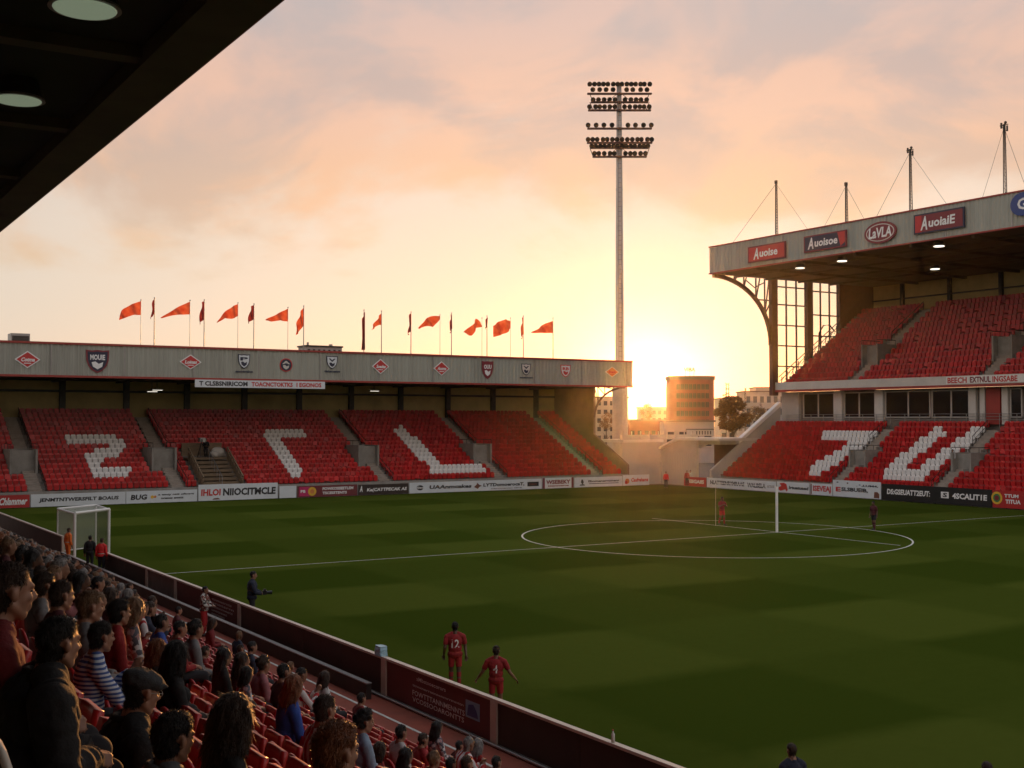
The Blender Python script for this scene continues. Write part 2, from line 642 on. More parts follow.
def text_geo(s, bold=0.0):
    key = (s, bold)
    if key not in _text_cache:
        cu = bpy.data.curves.new('lettering', 'FONT')
        cu.body = s
        cu.size = 1
        cu.offset = bold
        cu.resolution_u = 2
        ob = bpy.data.objects.new('lettering', cu)
        COL.objects.link(ob)
        dg = bpy.context.evaluated_depsgraph_get()
        me = ob.evaluated_get(dg).to_mesh()
        vs = [v.co.copy() for v in me.vertices]
        fs = [tuple(p.vertices) for p in me.polygons]
        ob.evaluated_get(dg).to_mesh_clear()
        bpy.data.objects.remove(ob)
        bpy.data.curves.remove(cu)
        xs = [v.x for v in vs] or [0]
        ys = [v.y for v in vs] or [0]
        _text_cache[key] = (vs, fs, min(xs), max(xs), min(ys), max(ys))
    return _text_cache[key]


def text(mb, s, origin, right, up, w, h, mi=0, bold=0.02, slant=0.0):
    """Letters filling the w x h rectangle whose lower left corner is ORIGIN, as flat faces."""
    vs, fs, x0, x1, y0, y1 = text_geo(s, bold)
    o, r, u = Vector(origin), Vector(right), Vector(up)
    out = []
    for v in vs:
        a = (v.x - x0) / max(x1 - x0, 1e-6) * w
        b = (v.y - y0) / max(y1 - y0, 1e-6) * h
        out.append(o + r * (a + slant * b) + u * b)
    mb.add(out, fs, mi)
    return mb
# ------------------------------------------------------------------ sky and sun
SUN_DIR = ray(651, 379).normalized()
sun_el = math.asin(SUN_DIR.z)
sun_az = math.atan2(SUN_DIR.x, SUN_DIR.y)

w = bpy.data.worlds.new('World')
SC.world = w
w.use_nodes = True
nt = w.node_tree
N, L = nt.nodes, nt.links
for n in list(N):
    N.remove(n)
wo = N.new('ShaderNodeOutputWorld')
sky = N.new('ShaderNodeTexSky')
sky.sky_type = 'NISHITA'
sky.sun_disc = False
sky.sun_elevation = sun_el
sky.sun_rotation = sun_az
sky.air_density = 1.0
sky.dust_density = 1.0
bg1 = N.new('ShaderNodeBackground')
bg1.inputs['Strength'].default_value = 0.05
L.new(sky.outputs['Color'], bg1.inputs['Color'])
tc = N.new('ShaderNodeTexCoord')


def math_node(op, a=None, b=None, c=None, clamp=False):
    n = N.new('ShaderNodeMath')
    n.operation = op
    n.use_clamp = clamp
    for i, q in enumerate((a, b, c)):
        if q is None:
            continue
        if isinstance(q, (int, float)):
            n.inputs[i].default_value = q
        else:
            L.new(q, n.inputs[i])
    return n.outputs[0]


def ramp(fac, stops, interp='EASE'):
    n = N.new('ShaderNodeValToRGB')
    n.color_ramp.interpolation = interp
    e = n.color_ramp.elements
    while len(e) < len(stops):
        e.new(0.5)
    for i, (p, c) in enumerate(stops):
        e[i].position = p
        e[i].color = (*c, 1)
    L.new(fac, n.inputs['Fac'])
    return n.outputs['Color']


def mix(fac, a, b, mode='MIX'):
    n = N.new('ShaderNodeMix')
    n.data_type = 'RGBA'
    n.blend_type = mode
    for i, q in ((0, fac), (6, a), (7, b)):
        if isinstance(q, (int, float)):
            n.inputs[i].default_value = q
        elif isinstance(q, tuple):
            n.inputs[i].default_value = (*q, 1)
        else:
            L.new(q, n.inputs[i])
    return n.outputs[2]


nrm = N.new('ShaderNodeVectorMath')
nrm.operation = 'NORMALIZE'
L.new(tc.outputs['Generated'], nrm.inputs[0])
D = nrm.outputs[0]
sep = N.new('ShaderNodeSeparateXYZ')
L.new(D, sep.inputs[0])
elev = math_node('MAXIMUM', sep.outputs['Z'], 0.0)
dot = N.new('ShaderNodeVectorMath')
dot.operation = 'DOT_PRODUCT'
L.new(D, dot.inputs[0])
dot.inputs[1].default_value = SUN_DIR
ang = math_node('ARCCOSINE', math_node('MINIMUM', dot.outputs['Value'], 0.999999))
# high cloud deck lit by the low sun: position on a flat layer overhead
den = math_node('ADD', elev, 0.34)
cx = math_node('DIVIDE', sep.outputs['X'], den)
cy = math_node('DIVIDE', sep.outputs['Y'], den)
cmb = N.new('ShaderNodeCombineXYZ')
L.new(cx, cmb.inputs[0])
L.new(cy, cmb.inputs[1])
mp = N.new('ShaderNodeMapping')
mp.inputs['Rotation'].default_value = (0, 0, R(25))
mp.inputs['Scale'].default_value = (2.0, 1.5, 1)
mp.inputs['Location'].default_value = (0.2, 7.3, 0)
L.new(cmb.outputs[0], mp.inputs['Vector'])
c1 = N.new('ShaderNodeTexNoise')
c1.inputs['Scale'].default_value = 0.9
c1.inputs['Detail'].default_value = 7
c1.inputs['Roughness'].default_value = 0.58
c1.inputs['Distortion'].default_value = 0.35
L.new(mp.outputs[0], c1.inputs['Vector'])
c2 = N.new('ShaderNodeTexNoise')
c2.inputs['Scale'].default_value = 2.6
c2.inputs['Detail'].default_value = 5
c2.inputs['Roughness'].default_value = 0.5
L.new(mp.outputs[0], c2.inputs['Vector'])
cloud = math_node('MULTIPLY_ADD', c2.outputs['Fac'], 0.30, math_node('MULTIPLY', c1.outputs['Fac'], 0.80))
# the deck thins out towards the horizon, leaving a clear cream band with a ragged edge
cloud = math_node('ADD', cloud, math_node('MINIMUM', math_node('MULTIPLY_ADD', elev, 2.2, -0.40), 0.14))
cloudm = N.new('ShaderNodeMapRange')
cloudm.interpolation_type = 'SMOOTHSTEP'
cloudm.inputs['From Min'].default_value = 0.46
cloudm.inputs['From Max'].default_value = 0.62
L.new(cloud, cloudm.inputs['Value'])
CL = cloudm.outputs['Result']
c3 = N.new('ShaderNodeTexNoise')
c3.inputs['Scale'].default_value = 1.7
c3.inputs['Detail'].default_value = 6
c3.inputs['Roughness'].default_value = 0.55
c3.inputs['Distortion'].default_value = 0.5
L.new(mp.outputs[0], c3.inputs['Vector'])
thick = N.new('ShaderNodeMapRange')
thick.interpolation_type = 'SMOOTHSTEP'
thick.inputs['From Min'].default_value = 0.41
thick.inputs['From Max'].default_value = 0.60
L.new(c3.outputs['Fac'], thick.inputs['Value'])

clear = ramp(elev, [(0.0, (0.54, 0.50, 0.40)), (0.07, (0.62, 0.55, 0.49)), (0.16, (0.66, 0.56, 0.48)), (0.27, (0.63, 0.56, 0.50)), (0.40, (0.58, 0.57, 0.56)), (1.0, (0.62, 0.66, 0.72))])
lit = ramp(elev, [(0.0, (0.50, 0.50, 0.40)), (0.10, (0.60, 0.44, 0.31)), (0.18, (0.71, 0.42, 0.265)), (0.26, (0.71, 0.44, 0.325)), (0.33, (0.61, 0.435, 0.375)), (0.45, (0.52, 0.48, 0.46)), (1.0, (0.58, 0.58, 0.62))])
dense = ramp(elev, [(0.0, (0.48, 0.47, 0.38)), (0.10, (0.54, 0.42, 0.32)), (0.18, (0.54, 0.375, 0.29)), (0.26, (0.46, 0.355, 0.325)), (0.33, (0.44, 0.385, 0.375)), (0.45, (0.44, 0.42, 0.42)), (1.0, (0.44, 0.45, 0.49))])
base = mix(CL, clear, mix(thick.outputs['Result'], lit, dense))
# cooler away from the sun, and brightened behind the camera as added front fill
warm = math_node('POWER', math_node('MULTIPLY_ADD', math_node('COSINE', ang), 0.5, 0.5), 3.0)
tint = ramp(warm, [(0.0, (1.25, 1.28, 1.32)), (0.4, (1.05, 1.08, 1.14)), (0.80, (0.95, 0.95, 0.98)), (0.93, (1.0, 0.98, 0.98)), (1.0, (1.0, 1.0, 0.98))], 'LINEAR')
base = mix(1.0, base, tint, 'MULTIPLY')
near_sun = math_node('EXPONENT', math_node('MULTIPLY', math_node('POWER', math_node('DIVIDE', ang, 0.16), 2.0), -1.0))
base = mix(near_sun, base, mix(1.0, base, (0.36, 0.64, 0.90), 'MULTIPLY'))


def halo(width, col, power=1.0):
    q = math_node('POWER', math_node('DIVIDE', ang, width), power)
    ex = math_node('EXPONENT', math_node('MULTIPLY', q, -1.0))
    return mix(1.0, (0, 0, 0), mix(1.0, col, ex, 'MULTIPLY'), 'ADD')


glow = mix(1.0, halo(0.17, (0.0, 0.02, 0.10)), halo(0.017, (1.5, 1.2, 0.7)), 'ADD')
glow = mix(1.0, glow, halo(0.0105, (60.0, 42.0, 20.0), 4.0), 'ADD')
base = mix(1.0, base, glow, 'ADD')
bg2 = N.new('ShaderNodeBackground')
bg2.inputs['Strength'].default_value = 1.0
L.new(base, bg2.inputs['Color'])
add = N.new('ShaderNodeAddShader')
L.new(bg1.outputs[0], add.inputs[0])
L.new(bg2.outputs[0], add.inputs[1])
L.new(add.outputs[0], wo.inputs['Surface'])

sl = bpy.data.lights.new('sun', 'SUN')
sl.energy = 4.5
sl.angle = R(0.6)
sl.color = (1.0, 0.42, 0.11)
so = bpy.data.objects.new('sun', sl)
COL.objects.link(so)
so.rotation_euler = SUN_DIR.to_track_quat('Z', 'Y').to_euler()
so.location = (60, 90, 80)

# ------------------------------------------------------------------ ground, pitch, walkway, lines
g = MB()
g.add([(-500, -500, -0.06), (1000, -500, -0.06), (1000, 1000, -0.06), (-500, 1000, -0.06)], [(0, 1, 2, 3)])
tag(g.build('ground', M['asphalt']), kind='structure')
g = MB()
g.box((14.45, -40, -0.05), (87.1, 107, 0.0))
tag(g.build('pitch', M['grass']), kind='structure')
g = MB()
g.box((12.05, -30, -0.05), (14.30, 112, 0.004))
tag(g.build('walkway', M['track_red']), kind='structure')

LZ = 0.006
lines = MB()


def line(x0, y0, x1, y1, wd=0.095):
    p, q = Vector((x0, y0, 0)), Vector((x1, y1, 0))
    d = (q - p).normalized()
    s_ = Vector((-d.y, d.x, 0)) * wd / 2
    lines.add([(*(p - s_)[:2], LZ), (*(q - s_)[:2], LZ), (*(q + s_)[:2], LZ), (*(p + s_)[:2], LZ)], [(0, 1, 2, 3)])


def ring(cx, cy, r, wd=0.11, n=128):
    vs, fs = [], []
    for k in range(n):
        a = 2 * math.pi * k / n
        for rr in (r - wd / 2, r + wd / 2):
            vs.append((cx + rr * math.cos(a), cy + rr * math.sin(a), LZ + 0.004))
    for k in range(n):
        a, b = 2 * k, 2 * ((k + 1) % n)
        fs.append((a, b, b + 1, a + 1))
    lines.add(vs, fs)


line(15.6, 57.5, 86.2, 57.5)
ring(51.1, 57.7, 11.95)
LZ = 0.014
line(56.55, 47.6, 56.55, 70.5)
tag(lines.build('pitch_markings', M['line']), kind='structure')
wl = MB()
wl.box((13.24, -20, 0.004), (13.32, 70, 0.012))
tag(wl.build('walkway_line', M['line']), kind='structure')


# ------------------------------------------------------------------ shared stand builders
def corrugated(mb, along, a0, a1, fixed, z0, z1, outward, pitch=0.42, depth=0.05):
    """Ribbed vertical sheeting along X or Y, a folded sheet with a flat back."""
    n = int((a1 - a0) / pitch)
    prof = []
    for k in range(n):
        t = a0 + k * pitch
        prof += [(t, 0), (t + pitch * .35, 0), (t + pitch * .5, depth), (t + pitch * .85, depth)]
    prof.append((a1, 0))
    vs, fs = [], []
    for t, d in prof:
        for z in (z0, z1):
            vs.append((t, fixed + outward * d, z) if along == 'X' else (fixed + outward * d, t, z))
    for k in range(len(prof) - 1):
        fs.append((2 * k, 2 * k + 2, 2 * k + 3, 2 * k + 1))
    mb.add(vs, fs)
    if along == 'X':
        mb.box((a0, fixed - outward * 0.02 if outward < 0 else fixed - 0.12, z0), (a1, fixed - outward * 0.12 if outward < 0 else fixed - 0.02, z1))
    else:
        mb.box((min(fixed - outward * 0.02, fixed - outward * 0.12), a0, z0), (max(fixed - outward * 0.02, fixed - outward * 0.12), a1, z1))


def stepped(axis, n, f0, z0, run, rise, a0, a1, zb):
    """Terrace profile: n treads; returns an MB prism along the other axis."""
    pr = [(f0, zb)]
    z = z0
    for i in range(n):
        pr += [(f0 + i * run, z0 + i * rise), (f0 + (i + 1) * run, z0 + i * rise)]
    pr.append((f0 + n * run, zb))
    mb = MB()
    mb.prism(pr, axis, a0, a1)
    return mb


def seat_low(mb, mtx, col=0, down=False):
    """Small tip-up seat: rounded shell back, folded pan, bracket. Local +X faces the pitch."""
    w_, t = 0.225, 0.035
    w_ = .235
    out = [(-w_, 0.36), (w_, 0.36), (w_, 0.74), (w_ * .70, 0.86), (-w_ * .70, 0.86), (-w_, 0.74)]
    n = len(out)
    vs = [mtx @ Vector((-0.22 - 0.10 * (z - 0.44), y, z)) for y, z in out] + [mtx @ Vector((-0.22 - 0.10 * (z - 0.44) - t, y, z)) for y, z in out]
    fs = [tuple(range(n)), tuple(range(n, 2 * n))[::-1]] + [(i, n + i, n + (i + 1) % n, (i + 1) % n) for i in range(n)]
    mb.add(vs, fs, col)
    p = [(-0.12, -0.2, 0.30), (-0.12, 0.2, 0.30), (-0.10, 0.2, 0.72), (-0.10, -0.2, 0.72)]
    q = [(-0.17, -0.2, 0.29), (-0.17, 0.2, 0.29), (-0.155, 0.2, 0.72), (-0.155, -0.2, 0.72)]
    if down:
        p = [(-0.20, -0.2, 0.44), (-0.20, 0.2, 0.44), (0.20, 0.2, 0.47), (0.20, -0.2, 0.47)]
        q = [(-0.20, -0.2, 0.40), (-0.20, 0.2, 0.40), (0.20, 0.2, 0.43), (0.20, -0.2, 0.43)]
    vs = [mtx @ Vector(a) for a in p + q]
    mb.add(vs, [(0, 1, 2, 3), (7, 6, 5, 4), (0, 3, 7, 4), (1, 5, 6, 2), (3, 2, 6, 7), (0, 4, 5, 1)], col)
    b = [(-0.24, -0.03, 0.0), (-0.24, 0.03, 0.0), (-0.2, 0.03, 0.42), (-0.2, -0.03, 0.42)]
    mb.add([mtx @ Vector(a) for a in b], [(0, 1, 2, 3)], col)


def near_path(px, py, paths):
    for pts, wd in paths:
        for (ax, ay), (bx, by) in zip(pts, pts[1:]):
            dx, dy = bx - ax, by - ay
            t = max(0, min(1, ((px - ax) * dx + (py - ay) * dy) / (dx * dx + dy * dy)))
            if math.hypot(px - ax - t * dx, py - ay - t * dy) <= wd:
                return True
    return False


LETTERS = [
    ('the bent 2-like figure in the end stand', [([(70, 438), (110, 438), (121, 446), (112, 453), (90, 457), (96, 468)], 5.2), ([(96, 472), (127, 473)], 4.6)]),
    ('the reversed 7 in the end stand', [([(267, 435), (304, 435)], 3.9), ([(272, 437), (298, 471)], 5.6)]),
    ('the leaning letter L in the end stand', [([(402, 431), (434, 464)], 5.2), ([(434, 467), (481, 469)], 4.4)]),
    ('the figure 7 in the far side stand', [([(825, 434), (873, 433)], 4.6), ([(866, 438), (814, 470)], 5.6)]),
    ('the letter U in the far side stand', [([(938, 431), (890, 470)], 5.6), ([(888, 474), (915, 476)], 4.4), ([(978, 431), (918, 474)], 5.6)]),
]


def tip_seat_template():
    pass


white_mb = MB()
seat_low(white_mb, Matrix.Identity(4))
white_mesh = white_mb.mesh('white_seat', M['seat_white'])


def place_white(loc, rz, which):
    o = bpy.data.objects.new('white_seat', white_mesh)
    COL.objects.link(o)
    o.location = loc
    o.rotation_euler = (0, 0, rz)
    tag(o, 'white plastic seat forming part of ' + which, 'seat', 'white seats spelling ' + which)


def seat_block(name, label, spots, rz):
    """All red seats of one tier as one object; the white ones become single seats."""
    mb = MB()
    for p in spots:
        q = proj((p[0], p[1], p[2] + 0.64))
        hit = None
        for which, paths in LETTERS:
            if near_path(q[0], q[1], [(a_, b_ * 1.04) for a_, b_ in paths]):
                hit = which
                break
        if hit:
            place_white(p, rz, hit)
        else:
            seat_low(mb, Matrix.Translation(p) @ Matrix.Rotation(rz + random.uniform(-.06, .06), 4, 'Z'), 0, random.random() < .09)
    ob = mb.build(name, M['seat_red'])
    tag(ob, label, 'seats', kind='stuff')


def stair_flight(mb, axis, n, f0, z0, run, rise, c, wd, mi=0):
    """Aisle with two half steps to each terrace step, laid on the terrace."""
    for i in range(n):
        for h in (0, 1):
            a = f0 + i * run + h * run / 2 - run / 2
            zz = z0 + i * rise + (h - 1) * rise / 2
            lo, hi = zz - rise / 2, zz + 0.012
            if axis == 'Y':
                mb.box((c - wd / 2, a - .008, lo), (c + wd / 2, a + run / 2 - .004, hi), mi)
            else:
                mb.box((a - .008, c - wd / 2, lo), (a + run / 2 - .004, c + wd / 2, hi), mi)


def aisle_rail(parent, axis, f0, z0, run, rise, n, c):
    mb = MB()

    def P(i, h):
        a, z = f0 + i * run + run / 2, z0 + i * rise + h
        return (c, a, z) if axis == 'Y' else (a, c, z)
    mb.tube([P(0, 0), P(0, .95), P(n - 1, .95), P(n - 1, 0)], .035, 6)
    for i in range(2, n - 1, 2):
        mb.tube([P(i, 0), P(i, .95)], .028, 5)
    mb.tube([P(0, .5), P(n - 1, .5)], .025, 5)
    mb.build('aisle_rail', M['steel_dark'], parent)


def vomitory(parent, axis, f0, f1, z0, z1, c, wd):
    """Concrete entry box let into the terrace: two cheek walls, rear panel, lintel and a rail."""
    mb = MB()
    t = 0.18

    def B(lo, hi):
        (a0, b0, c0), (a1, b1, c1) = lo, hi
        mb.box((b0, a0, c0) if axis == 'Y' else (a0, b0, c0), (b1, a1, c1) if axis == 'Y' else (a1, b1, c1))
    B((f0, c - wd / 2, z0), (f1, c - wd / 2 + t, z1))
    B((f0, c + wd / 2 - t, z0), (f1, c + wd / 2, z1))
    B((f1 - t, c - wd / 2 + t, z0), (f1, c + wd / 2 - t, z1))
    B((f0 + 0.7, c - wd / 2 + t, z0), (f0 + 0.85, c + wd / 2 - t, z1 - 0.1))
    v = mb.build('vomitory', M['concrete'], parent)
    for side in (-1, 1):
        rb = MB()
        y = c + side * (wd / 2 - t / 2)

        def P(a, b, z):
            return (b, a, z) if axis == 'Y' else (a, b, z)
        rb.tube([P(f0, y, z1), P(f0, y, z1 + .45), P(f1, y, z1 + .45), P(f1, y, z1)], 0.03, 6)
        rb.tube([P((f0 + f1) / 2, y, z1), P((f0 + f1) / 2, y, z1 + .45)], 0.025, 6)
        rb.build('railing', M['steel_dark'], v)
    return v


# ------------------------------------------------------------------ left (end) stand
LS = thing('grandstand', 'low single tier grandstand with grey green crested fascia across the far end', 'grandstand', (44, 107, 0))
LX0, LX1, LN = 3.0, 83.0, 17
LY0, LZ0, LRUN, LRISE = 108.0, 1.0, 0.82, 0.41
stepped('X', LN, LY0, LZ0, LRUN, LRISE, LX0, LX1, -0.05).build('terrace', M['concrete_dark'], LS)
mb = MB()
mb.box((LX0, 107.55, -0.05), (LX1, 107.85, 1.25))
mb.build('front_wall', M['concrete'], LS)
LBY = LY0 + LN * LRUN
mb = MB()
mb.box((LX0, LBY + .5, 0), (LX1, LBY + .75, 13.2))
mb.build('back_wall', M['wall_ochre'], LS)
mb = MB()
for X in np.arange(7, 83, 6.1):
    mb.box((X - .28, LBY + .1, LZ0 + LN * LRISE - .4), (X + .28, LBY + .48, 11.6))
mb.box((LX0, LBY + .3, 10.0), (LX1, LBY + .46, 10.22))
mb.build('rear_frame', M['steel_dark'], LS)
rf = MB()
rf.prism([(107.16, 13.35), (107.16, 13.70), (LBY + 2.2, 14.2), (LBY + 2.2, 13.5)], 'X', LX0, LX1)
rf.build('roof', M['roof_top'], LS)
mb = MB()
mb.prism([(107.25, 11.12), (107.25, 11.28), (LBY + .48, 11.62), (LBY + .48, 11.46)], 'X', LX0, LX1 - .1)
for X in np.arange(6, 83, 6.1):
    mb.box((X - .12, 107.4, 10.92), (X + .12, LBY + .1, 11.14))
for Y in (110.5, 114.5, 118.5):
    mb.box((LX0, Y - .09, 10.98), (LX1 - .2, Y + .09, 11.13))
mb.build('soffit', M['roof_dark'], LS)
fa = MB()
corrugated(fa, 'X', LX0, LX1, 107.0, 11.1, 13.72, -1)
fas = fa.build('fascia', M['cladding'], LS)
for X in np.arange(9, 83, 6.1):
    MB().box((float(X) - .05, 106.925, 11.1), (float(X) + .05, 106.99, 13.72)).build('joint_strip', M['steel_grey'], fas)
mb = MB()
mb.box((LX0, 106.86, 13.72), (LX1 + .04, 107.2, 13.90))
mb.box((LX0, 106.86, 10.92), (LX1 + .04, 107.2, 11.10))
mb.build('red_edging', M['red_trim'], fas)
mb = MB()
mb.box((LX1 - .02, 107.02, 11.1), (LX1 + .1, LBY + 2, 13.7))
mb.build('end_cladding', M['cladding'], LS)
mb = MB()
ray_w = [(107.9, -.05), (107.9, 2.3), (114.3, 5.65), (114.3, 11.4), (LBY + .7, 11.4), (LBY + .7, -.05)]
mb.prism(ray_w, 'X', LX1 + .004, LX1 + .3)
M['wall_brown'] = mat('brown rendered end wall', (0.22, 0.13, 0.085), 0.85, 0.15, 0.8, dirt=0.3)
mb.build('end_wall', M['wall_brown'], LS)
mb = MB()
arc = [(LX1 + .15, 114.3 - 5.8 * (1 - math.cos(t * math.pi / 2)), 7.6 + 3.4 * math.sin(t * math.pi / 2)) for t in np.linspace(0, 1, 10)]
mb.tube(arc, 0.13, 6)
for k in (3, 5, 7):
    mb.tube([arc[k], (LX1 + .15, arc[k][1] + .1, 11.1)], 0.05, 6)
    mb.tube([arc[k], (LX1 + .15, arc[k - 2][1], 11.1)], 0.05, 6)
mb.build('end_bracket', M['steel_brown'], LS)
L_AISLE = [20.4, 32.6, 53.3, 66.7, 79.2]
for X in L_AISLE:
    mb = MB()
    stair_flight(mb, 'Y', LN, LY0, LZ0, LRUN, LRISE, X, 1.1)
    mb.build('aisle_stairs', M['tread'], LS)
    aisle_rail(LS, 'Y', LY0 + 8 * LRUN, LZ0 + 8 * LRISE, LRUN, LRISE, 9, X + .78)
    aisle_rail(LS, 'Y', LY0, LZ0, LRUN, LRISE, 7, X + .78)
    if X < 79:
        vomitory(LS, 'Y', 111.3, 114.5, 2.6, 4.75, X - .5, 2.3)
lp = MB()
for px, py in ((152, 391), (157, 389.5), (374, 390.5)):
    p = on_y(px, py, 109.5)
    mb = MB()
    mb.box((p.x - .5, 109.3, p.z - .05), (p.x + .5, 109.65, p.z + .06), 0)
    mb.box((p.x - .42, 109.22, p.z - .08), (p.x + .42, 109.5, p.z - .052), 1)
    mb.bar((p.x, 109.5, p.z + .06), (p.x, 109.5, 11.15), .05, mi=0)
    mb.build('soffit_lamp', [M['steel_dark'], M['lamp_on']], LS)

spots = []
for i in range(LN):
    y, z = LY0 + i * LRUN + .42, LZ0 + i * LRISE
    for X in np.arange(LX0 + 4, LX1 - .5, 0.52):
        if min(abs(X - a) for a in L_AISLE) < .78:
            continue
        if 3 <= i <= 7 and any(-1.9 < X - a < .9 for a in L_AISLE[:4]):
            continue
        if i <= 7 and 34.2 < X < 38.9:
            continue
        spots.append((float(X), y, z))
seat_block('terrace_seats', 'rows of red plastic seats filling the single tier end stand', spots, -math.pi / 2)

# roof plant on the end stand
p0 = on_y(11, 333, 112)
p1 = on_y(30, 341, 112)
mb = MB()
mb.box((p0.x, 112, 13.9), (p1.x, 113.6, p0.z), 0)
for k in range(5):
    z = 14.1 + k * (p0.z - 14.3) / 5
    mb.box((p0.x + .1, 111.95, z), (p1.x - .1, 112.02, z + .09), 1)
ob = mb.build('roof_vent', [M['steel_grey'], M['steel_dark']], None, origin=(p0.x, 112, 13.9))
tag(ob, 'small grey louvred vent box on the end stand roof at far left', 'roof vent')
p0 = on_y(306, 344, 113)
p1 = on_y(342, 351, 113)
mb = MB()
mb.box((p0.x, 113, 13.9), (p1.x, 115, p0.z - .25), 0)
for k in range(7):
    a = p0.x + .2 + k * (p1.x - p0.x - .6) / 6
    mb.box((a, 112.94, 14.2), (a + .22, 113.02, p0.z - .5), 1)
mb.box((p0.x - .1, 112.9, p0.z - .25), (p1.x + .1, 115.1, p0.z - .1), 1)
mb.tube([(p0.x + .6, 114, p0.z - .1), (p0.x + .6, 114, p0.z + .25)], .12, 8, 0)
mb.tube([(p1.x - .8, 114, p0.z - .1), (p1.x - .8, 114, p0.z + .12)], .2, 8, 0)
ob = mb.build('roof_vent', [M['far_wall'], M['steel_dark']], None, origin=(p0.x, 113, 13.9))
tag(ob, 'wide brown plant housing on the end stand roof behind the flags', 'roof plant')

# ------------------------------------------------------------------ right (side) stand
RS = thing('grandstand', 'tall two tier grandstand with deep roof and glazed end along the far side', 'grandstand', (92, 60, 0))
RY0, RY1 = 18.0, 99.0
stepped('Y', 12, 88.2, 0.95, 0.72, 0.49, RY0, RY1, -0.05).build('lower_terrace', M['concrete_dark'], RS)
mb = MB()
mb.box((87.75, RY0, -.05), (88.0, RY1, 1.2))
mb.build('front_wall', M['concrete'], RS)
R_AISLE = [82.3, 70.3, 52.0, 36.0]
R_VOM = [81.5, 69.6, 51.6, 35.6]
for Y, YV in zip(R_AISLE, R_VOM):
    mb = MB()
    stair_flight(mb, 'X', 12, 88.2, 0.95, 0.72, 0.49, Y, 1.3)
    mb.build('aisle_stairs', M['tread'], RS)
    aisle_rail(RS, 'X', 88.2 + 8 * .72, .95 + 8 * .49, .72, .49, 4, Y + .78)
    aisle_rail(RS, 'X', 88.2, .95, .72, .49, 4, Y + .78)
    vomitory(RS, 'X', 90.7, 93.2, 2.6, 4.4, YV, 2.1)
# upper tier
UX0, UZ0, URUN, URISE, UN = 96.5, 11.0, 0.87, 0.60, 15
mb = MB()
pr = [(96.2, 10.45)]
for i in range(UN):
    pr += [(UX0 + i * URUN, UZ0 + i * URISE), (UX0 + (i + 1) * URUN, UZ0 + i * URISE)]
pr += [(UX0 + UN * URUN, 18.0), (98.5, 10.45)]
mb.prism(pr, 'Y', RY0, 98.0)
mb.build('upper_terrace', M['concrete_dark'], RS)
U_AISLE = [87.6, 71.6, 54.0, 37.0]
for Y in U_AISLE:
    mb = MB()
    stair_flight(mb, 'X', UN, UX0, UZ0, URUN, URISE, Y, 1.3)
    mb.build('aisle_stairs', M['tread'], RS)
    aisle_rail(RS, 'X', UX0 + 8 * URUN, UZ0 + 8 * URISE, URUN, URISE, 7, Y + .78)
    vomitory(RS, 'X', 99.7, 102.6, 12.9, 15.3, Y + .2, 2.2)
mb = MB()
mb.box((95.95, RY0, 10.62), (96.2, 98.3, 11.45))
ub = mb.build('tier_fascia', M['off_white'], RS)
mb = MB()
mb.box((95.9, RY0, 10.38), (96.2, 98.3, 10.615))
mb.build('red_edging', M['red_trim'], ub)
# hospitality boxes between the tiers
mb = MB()
mb.box((97.6, RY0, 6.3), (97.9, 98.0, 10.4))
mb.build('box_wall', M['concrete_dark'], RS)


def ry(px, X=97.4):
    return on_x(px, 405, X).y


piers = [(783, 800, M['wall_pale']), (835, 843, M['off_white']), (876, 884, M['off_white']), (970, 977, M['off_white']), (981, 986, M['off_white']), (1003, 1009, M['off_white'])]
for a, b, m_ in piers:
    MB().box((97.2, ry(b), 6.9), (97.598, ry(a), 10.38)).build('pier', m_, RS)
for k in range(3):
    y = 60 - k * 5
    MB().box((97.2, y - .5, 6.9), (97.598, y, 10.38)).build('pier', M['off_white'], RS)
wins = [(803, 834, [818]), (844, 875, [859]), (885, 930, [908]), (931.5, 969, [951]), (1010, 1022, [])]
for a, b, mull in wins:
    y0, y1 = ry(b), ry(a)
    fr = MB()
    z0, z1 = 7.5, 10.2
    fr.box((97.42, y0, z1 - .1), (97.58, y1, z1))
    fr.box((97.42, y0, z0), (97.58, y1, z0 + .1))
    for q in [a, b] + mull:
        y = min(max(ry(q), y0 + .05), y1 - .05)
        fr.box((97.40, y - .05, z0), (97.57, y + .05, z1))
    wn = fr.build('window', M['frame_white'], RS)
    gl = MB()
    gl.box((97.5, y0 + .05, z0 + .05), (97.53, y1 - .05, z1 - .05))
    gl.build('pane', M['glass_dark'], wn)
mb = MB()
mb.box((97.25, ry(1001), 6.9), (97.57, ry(987), 10.3))
mb.build('red_door', M['red_trim'], RS)
rl = MB()
for z in (7.35, 7.62, 7.88):
    rl.tube([(97.05, RY0, z), (97.05, 97.5, z)], 0.025, 6)
for Y in np.arange(RY0, 97.5, 1.8):
    rl.tube([(97.05, float(Y), 6.5), (97.05, float(Y), 7.88)], 0.03, 6)
rl.build('railing', M['steel_grey'], RS)
